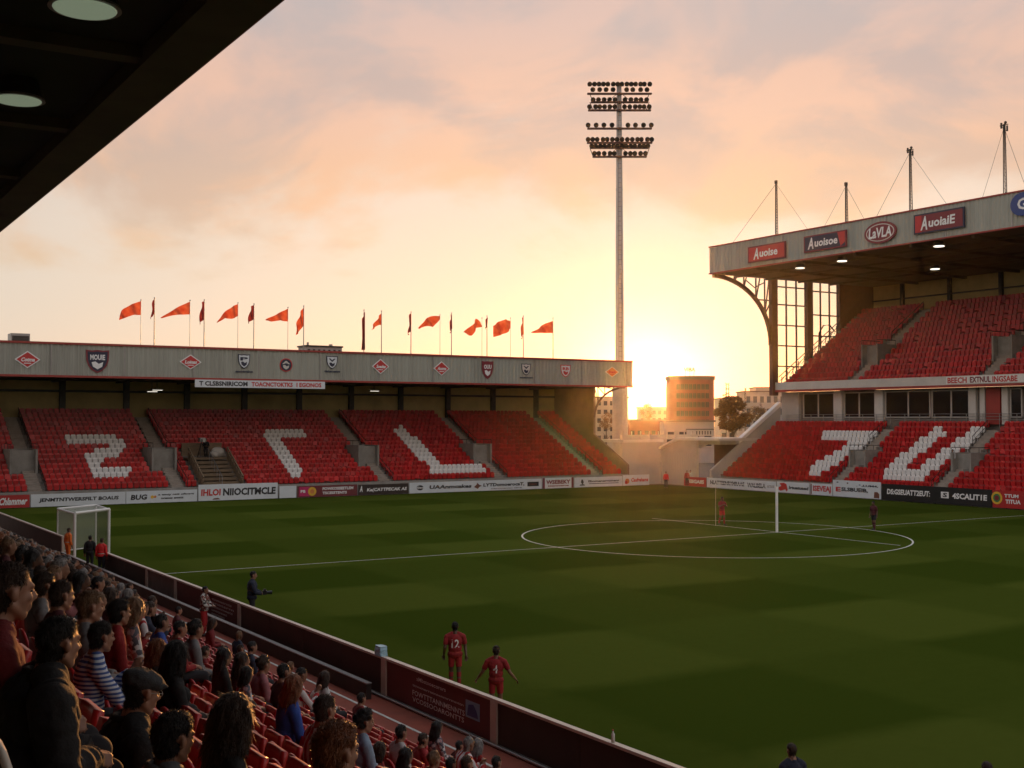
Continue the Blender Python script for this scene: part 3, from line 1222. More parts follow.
# roof, soffit, fascia
mb = MB()
mb.prism([(87.16, 25.55), (87.16, 25.8), (115.0, 26.2), (115.0, 25.5)], 'Y', RY0, 98.45)
mb.build('roof', M['roof_top'], RS)
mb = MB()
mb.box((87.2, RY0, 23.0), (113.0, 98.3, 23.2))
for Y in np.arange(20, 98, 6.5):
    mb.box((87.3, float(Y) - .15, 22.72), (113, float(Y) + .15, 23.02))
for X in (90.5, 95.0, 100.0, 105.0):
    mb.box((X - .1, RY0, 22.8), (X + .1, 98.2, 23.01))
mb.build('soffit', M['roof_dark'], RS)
fa = MB()
corrugated(fa, 'Y', RY0, 98.5, 87.0, 23.1, 25.85, -1)
fas = fa.build('fascia', M['cladding'], RS)
for Y in np.arange(55, 98, 6.5):
    MB().box((86.925, float(Y) - .05, 23.1), (86.99, float(Y) + .05, 25.85)).build('joint_strip', M['steel_grey'], fas)
mb = MB()
mb.box((86.9, RY0, 25.85), (87.2, 98.54, 25.98))
mb.box((86.9, RY0, 22.98), (87.2, 98.54, 23.1))
mb.build('red_edging', M['red_trim'], fas)
mb = MB()
mb.box((87.15, 98.42, 23.1), (114, 98.52, 25.8))
mb.build('end_cladding', M['cladding'], RS)
mb = MB()
mb.box((112.0, RY0, 17), (112.3, 98.3, 23))
mb.build('back_wall', M['wall_ochre'], RS)
mb = MB()
for Y in np.arange(22, 98, 6.5):
    mb.box((111.6, float(Y) - .2, 19.3), (111.99, float(Y) + .2, 23))
mb.box((111.7, RY0, 21.2), (111.98, 98, 21.35))
mb.build('rear_frame', M['steel_dark'], RS)
mb = MB()
mb.box((106.6, 97.9, 10.4), (112.3, 98.3, 23.0))
mb.build('end_wall', M['steel_brown'], RS)
# end columns, curved bracket, glazing
for X in (96.0, 101.5, 106.7):
    mb = MB()
    mb.box((X - .42, 97.85, 10.0 if X < 97 else 12), (X + .42, 98.4, 22.99))
    mb.build('end_column', M['steel_brown'], RS)
mb = MB()
arc = [(95.6 - 8.4 * (1 - math.cos(t * math.pi / 2)) ** 1.0, 98.15, 15.6 + 7.25 * math.sin(t * math.pi / 2) ** 0.95) for t in np.linspace(0, 1, 18)]
for a, b in zip(arc, arc[1:]):
    mb.bar(a, b, .42, .30, up=(0, 1, 0))
for k, tx in ((5, 95.4), (8, 94.0), (11, 92.0), (13, 90.6)):
    mb.bar(arc[k], (arc[k][0], 98.15, 22.95), .13)
    mb.bar(arc[k], (tx, 98.15, 22.95), .12)
mb.bar(arc[8], (95.7, 98.15, arc[8][2]), .14)
mb.bar(arc[5], (95.7, 98.15, arc[5][2] + 1.6), .12)
mb.tube([(92.0, 98.15, 22.6), (93.2, 98.15, 21.9), (94.6, 98.15, 22.5)], .07, 6)
mb.build('curved_bracket', M['steel_brown'], RS)
for x0, x1, nc, zs in ((96.42, 101.08, 3, (13.3, 15.6, 17.9, 20.2, 22.2)), (101.92, 106.28, 3, (16.9, 19.3, 22.0))):
    gz = MB()
    for k in range(1, nc):
        x = x0 + (x1 - x0) * k / nc
        gz.box((x - .07, 98.05, 11.0), (x + .07, 98.2, 22.99))
    for z in zs:
        gz.box((x0, 98.06, z - .07), (x1, 98.19, z + .07))
    gw = gz.build('end_glazing', M['steel_brown'], RS)
    pn = MB()
    pn.box((x0, 98.11, 11.0), (x1, 98.13, 22.9))
    pn.build('pane', M['pane'], gw)
rl = MB()
for i in range(UN):
    x, z = UX0 + i * URUN + .4, UZ0 + i * URISE
    rl.tube([(x, 97.8, z), (x, 97.8, z + 1.15)], .045, 6)
    rl.tube([(x - .4, 97.8, z + .2), (x + .4, 97.8, z + 1.1)], .03, 6)
rl.tube([(UX0, 97.8, UZ0 + 1.1), (UX0 + UN * URUN, 97.8, UZ0 + UN * URISE + 1.1)], .05, 6)
rl.tube([(UX0, 97.8, UZ0 + .6), (UX0 + UN * URUN, 97.8, UZ0 + UN * URISE + .6)], .04, 6)
rl.tube([(102.6, 97.7, 15.0), (102.7, 97.7, 17.2), (103.4, 97.7, 18.1), (104.4, 97.7, 18.2), (105.2, 97.7, 17.5)], .08, 8)
rl.build('end_railing', M['steel_brown'], RS)
# raking side wall of the lower tier
mb = MB()
mb.prism([(87.6, -.05), (87.6, 1.9), (97.8, 8.75), (97.8, -.05)], 'Y', 99.02, 99.3)
rw = mb.build('raking_wall', M['wall_pale'], RS)
mb = MB()
mb.prism([(91.6, 4.72), (91.6, 5.12), (97.85, 9.32), (97.85, 8.82)], 'Y', 98.98, 99.55)
mb.build('capping', M['white_paint'], rw)
for px, py in ((800, 267), (842, 260), (939, 245), (935, 268)):
    p = ground(px, py, 22.7)
    mb = MB()
    mb.tube([(p.x, p.y, 22.62), (p.x, p.y, 22.98)], [.55, .4], 16, 0)
    mb.tube([(p.x, p.y, 22.55), (p.x, p.y, 22.615)], .46, 16, 1)
    mb.build('soffit_lamp', [M['steel_dark'], M['lamp_on']], RS)

spots = []
for i in range(12):
    x, z = 88.2 + i * .72 + .4, .95 + i * .49
    for Y in np.arange(RY0 + 20, RY1 - .3, 0.52):
        if min(abs(Y - a) for a in R_AISLE) < .9:
            continue
        if 3 <= i <= 6 and any(abs(Y - a) < 1.25 for a in R_VOM):
            continue
        spots.append((x, float(Y), z))
seat_block('terrace_seats', 'rows of red plastic seats in the lower tier of the far side stand', spots, math.pi)
spots = []
for i in range(UN):
    x, z = UX0 + i * URUN + .45, UZ0 + i * URISE
    for Y in np.arange(RY0 + 25, 97.5, 0.52):
        if min(abs(Y - a) for a in U_AISLE) < .9:
            continue
        if 3 <= i <= 7 and any(-1.05 < Y - a < 1.5 for a in U_AISLE):
            continue
        spots.append((x, float(Y), z))
seat_block('terrace_seats', 'rows of red plastic seats in the upper tier of the far side stand', spots, math.pi)

# roof masts with guy wires
for px, py, px2, wires, lab in ((776, 181, 727, (727, 812), 'thin guyed mast nearest the free end of the far side stand roof'),
                         (846, 183, 0, (820, 868), 'plain short mast second along the far side stand roof'),
                         (910, 149, 0, (872, 952), 'tall mast with antenna head in the middle of the far side stand roof'),
                         (1004, 124, 0, (980, 1030), 'tallest mast with antenna head at the right end of the side stand roof')):
    X = 94.0
    t = on_x(px, py, X)
    e = thing('roof_mast', lab, 'mast', (X, t.y, 26.0), 'masts on the far side stand roof')
    mb = MB()
    for dx, dy in ((-.13, -.13), (.13, -.13), (0, .15)):
        mb.tube([(X + dx, t.y + dy, 25.7), (X + dx * .5, t.y + dy * .5, t.z)], .045, 6)
    nz = int((t.z - 26) / .6)
    for k in range(nz):
        z = 26.2 + k * .6
        mb.tube([(X - .12, t.y - .12, z), (X + .12, t.y - .12, z + .3), (X, t.y + .14, z + .6)], .02, 4)
    mb.build('pole', M['steel_dark'], e)
    if lab.find('antenna') > 0:
        mb = MB()
        mb.tube([(X, t.y - .42, t.z - .1), (X, t.y + .42, t.z - .1)], .04, 6)
        mb.box((X - .06, t.y + .2, t.z - .35), (X + .06, t.y + .34, t.z + .15))
        mb.box((X - .05, t.y - .38, t.z - .7), (X + .05, t.y - .25, t.z - .2))
        mb.ell((X, t.y - .15, t.z + .1), (.12, .14, .14), nu=10, nv=6)
        mb.build('antenna', M['steel_dark'], e)
    else:
        mb = MB()
        mb.box((X - .1, t.y - .14, t.z - .3), (X + .1, t.y + .14, t.z + .05))
        mb.build('cap', M['steel_dark'], e)
    for q in wires:
        b = on_x(q, 230, 90.0)
        mb = MB()
        mb.tube([(X, t.y, t.z - .3), (90.0, b.y, 25.85)], .018, 4)
        mb.build('guy_wire', M['steel_dark'], e)
# ------------------------------------------------------------------ flat signs and boards
class Face:
    """A board's front in its own u (rightwards), v (upwards) metres."""
    def __init__(self, o, right, up, out):
        self.o, self.r, self.u, self.n = Vector(o), Vector(right), Vector(up), Vector(out)

    def P(self, u, v, d=0.0):
        return self.o + self.r * u + self.u * v + self.n * d


def flat(name, fc, poly, d, material, parent, t=0.02):
    """Thin raised piece with the outline POLY [(u, v)]."""
    mb = MB()
    n = len(poly)
    vs = [fc.P(u, v, d) for u, v in poly] + [fc.P(u, v, d - t) for u, v in poly]
    mb.add(vs, [tuple(range(n)), tuple(range(n, 2 * n))[::-1]] + [(i, (i + 1) % n, n + (i + 1) % n, n + i) for i in range(n)])
    return mb.build(name, material, parent)


def disc(cu, cv, ru, rv=None, n=24):
    rv = rv or ru
    return [(cu + ru * math.cos(2 * math.pi * k / n), cv + rv * math.sin(2 * math.pi * k / n)) for k in range(n)]


def rect(u0, u1, v0, v1):
    return [(u0, v0), (u1, v0), (u1, v1), (u0, v1)]


def shield(cu, cv, w_, h):
    pts = [(-1, 1), (-.5, .94), (0, 1), (.5, .94), (1, 1), (.96, .1), (.78, -.4), (.42, -.8), (0, -1), (-.42, -.8), (-.78, -.4), (-.96, .1)]
    return [(cu + x * w_ / 2, cv + y * h / 2) for x, y in pts][::-1]


def letters(s, fc, u0, u1, v0, v1, material, parent, d=0.012, bold=0.04, slant=0.0, name='lettering'):
    mb = MB()
    text(mb, s, fc.P(u0, v0, d), fc.r, fc.u, u1 - u0, v1 - v0, 0, bold, slant)
    return mb.build(name, material, parent)


def board(label, side, px0, px1, z1, face, items, z0=0.05, group=None):
    """One advertising board standing at the pitch edge; items in fractions of its face."""
    if side == 'L':
        Y = 106.55
        a, b = on_y(px0, 495, Y).x, on_y(px1, 495, Y).x
        fc = Face((a, Y, z0), (1, 0, 0), (0, 0, 1), (0, -1, 0))
        W = b - a
        o = (a + W / 2, Y, 0)
    else:
        X = 87.35
        a, b = on_x(px0, 490, X).y, on_x(px1, 490, X).y
        fc = Face((X, a, z0), (0, -1, 0), (0, 0, 1), (-1, 0, 0))
        W = a - b
        o = (X, a - W / 2, 0)
    H = z1 - z0
    W -= 0.03
    e = thing('advertising_board', label, 'advertising board', o, group)
    flat('panel', fc, rect(0, W, 0, H), 0, face, e, 0.06)
    mb = MB()
    for k in range(max(2, int(W / 3))):
        u = W * (k + .5) / max(2, int(W / 3))
        mb.bar(fc.P(u, H * .9, -.08), fc.P(u, -z0, -.55), .05)
        mb.bar(fc.P(u, 0, -.08), fc.P(u, -z0, -.1), .05)
    mb.build('support', M['steel_dark'], e)
    for it in items:
        k = it[0]
        if k == 't':
            _, s, u0, u1, v0, v1, m_, sl_ = it
            letters(s, fc, u0 * W, u1 * W, v0 * H, v1 * H, M[m_], e, slant=sl_)
        elif k == 'd':
            _, u, v, r, m_, dd = it
            flat('emblem', fc, disc(u * W, v * H, r * H), .008 + dd, M[m_], e, .008)
        elif k == 'o':
            _, u, v, ru, rv, m_, dd = it
            flat('emblem', fc, disc(u * W, v * H, ru * H, rv * H), .008 + dd, M[m_], e, .008)
        elif k == 'r':
            _, u0, u1, v0, v1, m_ = it[:6]
            flat('emblem', fc, rect(u0 * W, u1 * W, v0 * H, v1 * H), .008, M[m_], e, .008)
        elif k == 'p':
            _, pts, m_ = it
            flat('emblem', fc, [(u * W, v * H) for u, v in pts], .010, M[m_], e, .008)
    return e


K, Wt, Rd = 'ink_black', 'ink_white', 'ink_red'
board('red board with slanting white script at the left end below the end stand', 'L', -34, 30, 1.1, M['board_red'], [('t', 'Chlammer', .50, .95, .22, .8, Wt, .25)])
board('long white board with one line of bold black capitals behind the small goal', 'L', 31, 126, 1.1, M['board_white'], [('t', 'JENMTNTWERSFILT BOAUS', .08, .92, .3, .68, K, .12)])
board('white board with bold black BUG, orange emblem and two small lines', 'L', 126.3, 197.5, 1.1, M['board_white'],
      [('t', 'BUG', .06, .28, .28, .72, K, .15), ('d', .36, .48, .14, 'ink_yellow', 0), ('d', .40, .5, .1, 'ink_orange', .006),
       ('t', 'a emty nttt oftvegt', .44, .95, .55, .74, K, .2), ('t', 'uceaes emttt', .48, .8, .28, .44, K, .2)])
board('tall white board with red then black capitals beside the wooden camera steps', 'L', 198.5, 278, 1.5, M['board_white'],
      [('t', 'IHLOI', .03, .27, .3, .72, Rd, .05), ('t', 'NIIOCITMCLE', .30, .97, .28, .74, K, .05), ('p', [(.17, .06), (.27, .06), (.24, .16), (.19, .14)], 'ink_brown')])
board('small blank pale board between two lettered ones', 'L', 279.5, 296.5, 1.15, M['board_white'], [])
board('maroon board with magenta square, yellow disc and two white lines', 'L', 297.5, 357.5, 1.1, M['board_maroon'],
      [('r', .03, .20, .1, .92, 'ink_magenta'), ('d', .24, .5, .40, 'ink_yellow', .004), ('d', .24, .5, .2, 'ink_orange', .01), ('t', 'PB', .05, .13, .4, .65, Wt, 0),
       ('t', 'FOWKOSSEETLEM', .41, .93, .58, .84, Wt, .08), ('t', 'TSCESSTENTS', .41, .82, .2, .44, Wt, .08)])
board('dark maroon board with one line of slanting white script', 'L', 358.5, 408.5, 1.05, M['barrier_dark'],
      [('t', 'A', .02, .08, .3, .9, Wt, .1), ('t', 'Ke(CATTPECAK AS', .16, .96, .25, .66, Wt, .2)])
board('long white board with oval black emblem, bird emblem and dark badge', 'L', 409.5, 542, 1.1, M['board_white'],
      [('o', .075, .5, .36, .24, K, 0), ('t', 'Gso', .05, .10, .42, .6, Wt, .1), ('t', 'UAAnmcakes', .14, .45, .34, .7, K, .2),
       ('p', [(.47, .4), (.49, .62), (.495, .8), (.51, .6), (.53, .5), (.51, .38), (.50, .2)], 'ink_brown'), ('t', 'LYTDomoerocaT,', .54, .86, .34, .72, K, .1),
       ('t', 'uerrmenen ttne', .6, .84, .14, .22, K, .1), ('r', .885, .975, .28, .72, K), ('t', 'ntsn', .90, .96, .4, .6, 'ink_brown', 0)])
board('white board with maroon ends and maroon capitals', 'L', 543, 573.5, 1.15, M['board_white'],
      [('r', .0, .06, .0, 1, 'ink_maroon'), ('r', .94, 1., .0, 1, 'ink_maroon'), ('t', 'WSEBEKY', .1, .9, .4, .8, 'ink_maroon', .05), ('t', 'ttsnnene', .15, .85, .16, .3, 'ink_maroon', 0)])
board('white board with small black standing figure emblem and thin black script', 'L', 574.5, 622.5, 1.1, M['board_white'],
      [('p', [(.10, .16), (.22, .16), (.20, .28), (.17, .3), (.19, .5), (.17, .78), (.145, .8), (.13, .5), (.16, .3), (.12, .28)], K), ('t', 'Ebnmenermmenr', .28, .94, .48, .7, K, .15), ('r', .3, .92, .3, .36, K)])
board('white board with orange emblem and red script at the right end below the end stand', 'L', 623, 649.5, 1.2, M['board_white'],
      [('d', .16, .42, .26, 'ink_orange', 0), ('d', .12, .3, .16, 'ink_red', .005), ('t', 'Caufrehams', .3, .95, .34, .72, Rd, .15)])
board('short red board with white capitals near the corner stewards', 'R', 684, 706, 1.05, M['board_red'], [('t', 'TEIIGAIIS', .12, .92, .32, .72, Wt, .05)])
board('white board with long dark capitals below the raking wall', 'R', 707, 776, 1.08, M['board_white'],
      [('t', 'NLATTEENRYMRAAE', .05, .56, .34, .76, K, .05), ('t', 'WALBELA', .60, .86, .28, .74, K, .05), ('t', 'ernnt', .88, .98, .4, .64, K, .1)])
board('white board with red animal emblem and black script beside the white goal post', 'R', 777, 809.5, 1.12, M['board_white'],
      [('p', [(.05, .25), (.12, .15), (.26, .3), (.31, .1), (.34, .3), (.30, .8), (.22, .92), (.08, .85), (.14, .6), (.06, .5)], Rd), ('t', 'Irtuatuaed', .38, .97, .36, .66, K, .12)])
board('white board with framed blocky red capitals', 'R', 810.5, 832.5, 1.15, M['board_white'],
      [('r', .02, .06, .05, .95, 'ink_brown'), ('t', 'ISEVEAJ', .12, .94, .18, .82, Rd, 0)])
board('tall white board with specks above red and black capitals', 'R', 833, 881, 1.6, M['board_white'],
      [('t', 'E', .06, .17, .3, .58, Rd, 0), ('t', 'SLSBUEIB,', .18, .74, .3, .58, K, 0), ('r', .08, .12, .84, .9, 'ink_navy'), ('r', .3, .33, .8, .88, 'ink_navy'), ('r', .55, .59, .74, .8, 'ink_lightblue'),
       ('t', ". ' ,LUM4,", .5, .95, .66, .8, 'ink_navy', 0), ('p', [(.86, .05), (.97, .05), (.97, .3), (.93, .42), (.87, .4)], 'ink_brown')])
board('long black board with two groups of white capitals', 'R', 882, 992, 1.5, M['board_black'],
      [('t', 'DS:GSEUATT2EUT:', .05, .46, .36, .70, Wt, .08), ('r', .56, .63, .34, .72, Wt), ('t', 'S', .575, .615, .4, .66, K, .1), ('t', '4SCALIT1E', .66, .96, .34, .68, Wt, .05)])
board('red board with yellow ring emblem and two short white lines', 'R', 992.5, 1048, 1.5, M['board_red'],
      [('d', .08, .55, .36, 'ink_yellow', 0), ('d', .08, .55, .24, 'ink_green', .005), ('d', .08, .55, .15, 'ink_maroon', .01), ('t', 'TTUM', .22, .48, .6, .8, Wt, .05), ('t', 'TITUA', .24, .52, .26, .5, Wt, .05)])
board('plain black board beyond the red one', 'R', 1049, 1120, 1.5, M['board_black'], [])

# banners hung under the end stand fascia and on the upper tier
Y = 106.8
a, b = on_y(195, 385, Y).x, on_y(325, 385, Y).x
zt, zb = on_y(260, 380.6, Y).z, on_y(260, 388, Y).z
fc = Face((a, Y, zb), (1, 0, 0), (0, 0, 1), (0, -1, 0))
e = thing('banner', 'long white banner with black then red capitals hanging under the end stand fascia', 'banner', (a, Y, zb))
W, H = b - a, zt - zb
flat('cloth', fc, rect(0, W, 0, H), 0, M['board_white'], e, .03)
letters('T CLSBSNIRICOM', fc, W * .03, W * .39, H * .2, H * .82, M[K], e)
letters('TOACNCTOKTKS', fc, W * .42, W * .74, H * .2, H * .8, M[Rd], e)
letters('I EGONOS', fc, W * .77, W * .97, H * .2, H * .8, M[Rd], e)
X = 95.88
a, b = on_x(946, 380, X).y, on_x(1030, 380, X).y
fc = Face((X, a, 10.68), (0, -1, 0), (0, 0, 1), (-1, 0, 0))
e = thing('banner', 'white banner with red and black capitals on the upper tier front at right', 'banner', (X, a, 10.68))
W, H = a - b, .72
flat('cloth', fc, rect(0, W, 0, H), 0, M['white_paint'], e, .03)
letters('BEECH', fc, W * .02, W * .26, H * .12, H * .88, M[Rd], e, bold=.03)
letters('EXTNUL', fc, W * .30, W * .55, H * .12, H * .88, M['ink_maroon'], e, bold=.03)
letters('INGSABE', fc, W * .57, W * .86, H * .12, H * .88, M[Rd], e, bold=.03)

# crests on the end stand fascia
CY = 106.93


def crest(px, py, kind, w_, h, label, txt, c1, c2, c3=None, sub=None):
    p = on_y(px, py, CY)
    fc = Face((p.x, CY, p.z), (1, 0, 0), (0, 0, 1), (0, -1, 0))
    e = thing('crest_sign', label, 'crest sign', (p.x, CY, p.z), 'crest signs on the end stand fascia')

    def shape(k):
        if kind == 'diamond':
            return [(0, -h / 2 * k), (w_ / 2 * k, 0), (0, h / 2 * k), (-w_ / 2 * k, 0)]
        if kind == 'shield':
            return shield(0, 0, w_ * k, h * k)
        return disc(0, 0, w_ / 2 * k)
    flat('rim', fc, shape(1.0), .03, M[c1], e, .05)
    flat('field', fc, shape(.86), .04, M[c2], e, .02)
    if c3:
        if kind == 'diamond':
            letters(txt, fc, -w_ * .27, w_ * .27, -h * .12, h * .12, M[c3], e, .05, slant=.25)
            flat('rule', fc, rect(-w_ * .14, w_ * .14, -h * .24, -h * .19), .05, M[c3], e)
        else:
            letters(txt, fc, -w_ * .32, w_ * .32, h * .06, h * .3, M[c3], e, .05)
            flat('charge', fc, [(-w_ * .2, -h * .22), (0, -h * .34), (w_ * .2, -h * .22), (w_ * .24, -h * .02), (w_ * .05, -h * .1), (-w_ * .1, 0), (-w_ * .26, -h * .04)], .05, M[c3], e)
    if sub:
        letters(sub, fc, -w_ * .72, w_ * .72, -h * .76, -h * .6, M['ink_navy'], e, .05, slant=.15)


crest(27.5, 359.5, 'diamond', 2.05, 1.45, 'red diamond crest with white script at the far left of the end stand fascia', 'Cotma', 'ink_white', 'ink_red', 'ink_white')
crest(97.5, 361.5, 'shield', 1.95, 2.0, 'large navy shield crest with red border and white lettering', 'MOUIE', 'ink_maroon', 'ink_navy', 'ink_white')
crest(190.5, 362, 'diamond', 2.0, 1.35, 'red diamond crest left of the round badges above the hanging banner', 'Loinas', 'ink_white', 'ink_red', 'ink_white')
crest(244, 361.5, 'shield', 1.15, 1.35, 'black and white shield crest with small script under it, above the hanging banner', 'P', 'ink_navy', 'board_white', 'ink_navy', 'saevertine')
crest(286, 365, 'round', 1.25, 1.25, 'round maroon crest with a pale figure above the hanging banner', 'A', 'ink_red', 'ink_navy', 'off_white')
crest(332, 362.5, 'shield', 1.15, 1.25, 'black and white shield crest at the right end of the hanging banner', 'V', 'ink_navy', 'board_white', 'ink_navy', 'tatenene')
crest(380.5, 366.5, 'diamond', 1.85, 1.5, 'red diamond crest right of the wide roof plant housing', 'Soedse', 'ink_white', 'ink_red', 'ink_white')
crest(441.5, 368.5, 'diamond', 1.85, 1.45, 'red diamond crest immediately left of the maroon shield crest', 'Aooma', 'ink_white', 'ink_red', 'ink_white')
crest(487.5, 370, 'shield', 1.4, 1.85, 'maroon shield crest with white quarters near the right half of the end stand fascia', 'OUU', 'ink_maroon', 'ink_maroon', 'ink_white')
crest(526, 369.5, 'shield', 1.15, 1.25, 'small black outlined shield crest right of the maroon shield', 'V', 'ink_navy', 'off_white', 'ink_navy', 'esetnen')
crest(565.5, 371, 'shield', 1.3, 1.35, 'small red rounded crest, second from the sunlit end of the fascia', 'RB', 'ink_red', 'board_white', 'ink_red')
crest(612, 372, 'diamond', 1.9, 1.2, 'faint orange diamond crest at the sunlit right end of the fascia', 'Snedo', 'off_white', 'ink_orange', 'ink_red')

# lettered signs on the side stand fascia
SX = 86.86


def fascia_sign(px0, px1, py, h, label, build):
    a = on_x(px0, py, SX)
    b = on_x(px1, py, SX)
    z = (on_x((px0 + px1) / 2, py, SX)).z
    fc = Face((SX, a.y, z - h / 2), (0, -1, 0), (0, 0, 1), (-1, 0, 0))
    e = thing('fascia_sign', label, 'sign', (SX, (a.y + b.y) / 2, z), 'lettered signs on the far side stand fascia')
    build(fc, a.y - b.y, h, e)


def oblong(frame, field, end, side, txt, f0, f1):
    def go(fc, W, H, e):
        flat('box', fc, rect(0, W, 0, H), .10, M[frame], e, .14)
        flat('field', fc, rect(W * .03, W * .97, H * .08, H * .92), .11, M[field], e)
        if end:
            for s_ in side:
                if s_ == 'l':
                    flat('end_panel', fc, rect(W * .03, W * .16, H * .08, H * .92), .115, M[end], e)
                elif s_ == 'r':
                    flat('end_panel', fc, rect(W * .82, W * .97, H * .08, H * .92), .115, M[end], e)
                else:
                    flat('end_panel', fc, [(W * .80, H * .92), (W * .87, H * .08), (W * .97, H * .3), (W * .97, H * .92)], .115, M[end], e)
        letters(txt[0], fc, W * f0, W * (f0 + .14), H * .16, H * .86, M[Wt], e, .125, .03, .12)
        letters(txt[1:], fc, W * (f0 + .16), W * f1, H * .26, H * .72, M[Wt], e, .125, .03, .08)
    return go


def oval(fc, W, H, e):
    flat('box', fc, disc(W / 2, H / 2, W / 2, H / 2, 36), .10, M['ink_maroon'], e, .14)
    flat('ring', fc, disc(W / 2, H / 2, W * .44, H * .40, 36), .11, M['off_white'], e)
    flat('field', fc, disc(W / 2, H / 2, W * .41, H * .36, 36), .12, M['ink_maroon'], e)
    letters('LaVLA', fc, W * .14, W * .86, H * .26, H * .74, M[Wt], e, .13, .03, .1)


def roundel(fc, W, H, e):
    flat('box', fc, disc(W / 2, H / 2, W / 2, H / 2, 30), .10, M['ink_blue'], e, .14)
    letters('G', fc, W * .30, W * .72, H * .26, H * .76, M[Wt], e, .12, .03)


fascia_sign(748.5, 786, 252.3, 1.65, 'red box sign with white lettering nearest the free end of the fascia', oblong('ink_maroon', 'ink_red', 'ink_red', 'lr', 'Auoise', .16, .80))
fascia_sign(804.5, 847, 241.5, 1.60, 'navy box sign with red right end and white lettering', oblong('ink_maroon', 'ink_navy', 'ink_red', 'w', 'Auoisoe', .10, .80))
fascia_sign(865, 897, 232.5, 2.0, 'oval maroon sign with pale ring and white lettering', oval)
fascia_sign(914.5, 965, 221, 1.75, 'large dark maroon box sign with red left end and white lettering', oblong('ink_navy', 'ink_maroon', 'ink_red', 'l', 'AuoiaiE', .14, .82))
fascia_sign(1011, 1035, 204, 1.9, 'round blue sign with white letter G at the right edge', roundel)

# ------------------------------------------------------------------ flags on the end stand roof
FLAGY = 108.6


def flagpole(px, top, label, shape, dark=False, thin=False):
    """SHAPE: outline of the flag in picture pixels relative to (px, top); closed polygon left of the pole."""
    p = on_y(px, top, FLAGY)
    e = thing('flagpole', label, 'flagpole', (p.x, FLAGY, 13.85), 'flagpoles along the end stand roof')
    mb = MB()
    r = .022 if thin else .042
    mb.tube([(p.x, FLAGY, 13.75), (p.x, FLAGY, p.z)], [r * 1.2, r * .8], 8)
    mb.ell((p.x, FLAGY, p.z), (.07, .07, .07), nu=8, nv=6)
    mb.build('pole', M['steel_grey'], e)
    # cloth: rows of points between the pole edge and the free edge, waved in depth
    top_e, bot_e = shape
    n = 14
    vs, fs = [], []
    ph = random.uniform(0, 6)

    def along(pts, t):
        k = t * (len(pts) - 1)
        i = min(int(k), len(pts) - 2)
        q = k - i
        return pts[i][0] * (1 - q) + pts[i + 1][0] * q, pts[i][1] * (1 - q) + pts[i + 1][1] * q
    m_ = 6
    for i in range(n + 1):
        a, b = along(top_e, i / n), along(bot_e, i / n)
        for j in range(m_ + 1):
            x = a[0] + (b[0] - a[0]) * j / m_
            y = a[1] + (b[1] - a[1]) * j / m_
            q = on_y(px + x, top + y, FLAGY)
            vs.append((q.x, FLAGY + .22 * math.sin(i * .85 + j * .35 + ph) * min(1, i / 3), q.z))
    for i in range(n):
        for j in range(m_):
            b0 = i * (m_ + 1) + j
            fs.append((b0, b0 + 1, b0 + m_ + 2, b0 + m_ + 1))
    mb = MB().add(vs, fs)
    mb.build('flag', M['flag_dark' if dark else 'flag'], e, smooth=True)


def furl(w_, h, y0=1):
    return ([(0, y0), (-w_ * .4, y0 + 1), (-w_ * .8, y0 + h * .45), (-w_, y0 + h)], [(0, y0 + h * .75), (-w_ * .3, y0 + h * .8), (-w_ * .8, y0 + h * .9), (-w_, y0 + h)])


flagpole(141, 300, 'thin pole flying a red pennant with long drooping tail, first from the left', ([(0, 1), (-9, 4), (-18, 9), (-22, 16)], [(0, 15), (-8, 15), (-16, 18), (-22, 20)]), thin=True)
flagpole(154.5, 298, 'pole with a narrow furled flag, left of the broad red pennant with pointed tail', furl(3.5, 20), True)
flagpole(190, 300.5, 'thin pole flying a broad red pennant with a pointed tail, second large flag', ([(0, 1), (-9, 5), (-18, 10), (-29, 17)], [(0, 14), (-8, 14), (-18, 15), (-29, 18)]), thin=True)
flagpole(204.3, 300, 'pole with a narrow furled flag, right of the broad red pennant', furl(5, 24), True)
flagpole(238, 303, 'thin pole flying a crumpled square red flag with a corner tail', ([(0, 1), (-5, 3), (-12, 8), (-21, 18)], [(0, 13), (-6, 16), (-13, 15), (-21, 20)]), thin=True)
flagpole(254, 304, 'pole with a narrow furled flag, right of the crumpled square flag', furl(6, 19), True)
flagpole(288, 307.5, 'thin pole flying a triangular red flag dipping to the left', ([(0, 1), (-8, 5), (-16, 9), (-23, 12)], [(0, 14), (-8, 13), (-16, 14), (-23, 13)]), thin=True)
flagpole(303.8, 306, 'pole with a long red flag hanging at its left side, tail pointing down', ([(0, 1), (-3, 6), (-6, 14), (-8, 22)], [(0, 20), (-2, 21), (-5, 27), (-8, 29)]))
flagpole(364, 310, 'pole wrapped all the way down in a dark red flag', ([(1, 2), (0, 3), (-1, 8), (-2, 14)], [(1, 38), (0, 40), (-1, 40), (-2, 40)]), True)
flagpole(381.5, 311, 'pole with a small triangular red flag blown left', ([(0, 2), (-3, 6), (-7, 12), (-10, 18)], [(0, 14), (-3, 14), (-7, 17), (-10, 19)]))
flagpole(411, 312, 'pole with a narrow furled flag, left of the wavy orange flag', furl(2.5, 22), True)
flagpole(440, 315, 'thin pole flying a wavy orange flag tapering left', ([(0, 1), (-8, 1), (-15, 4), (-21, 13)], [(0, 4), (-6, 12), (-14, 11), (-21, 14)]), thin=True)
flagpole(451.5, 313, 'bare looking pole with a thin dark furled strip, right of the wavy orange flag', furl(1.2, 19), True)
flagpole(482, 318, 'thin pole with a star shaped crumpled orange flag', ([(0, 8), (-5, 0), (-9, 6), (-18, 14)], [(0, 9), (-6, 10), (-10, 18), (-18, 15)]), thin=True)
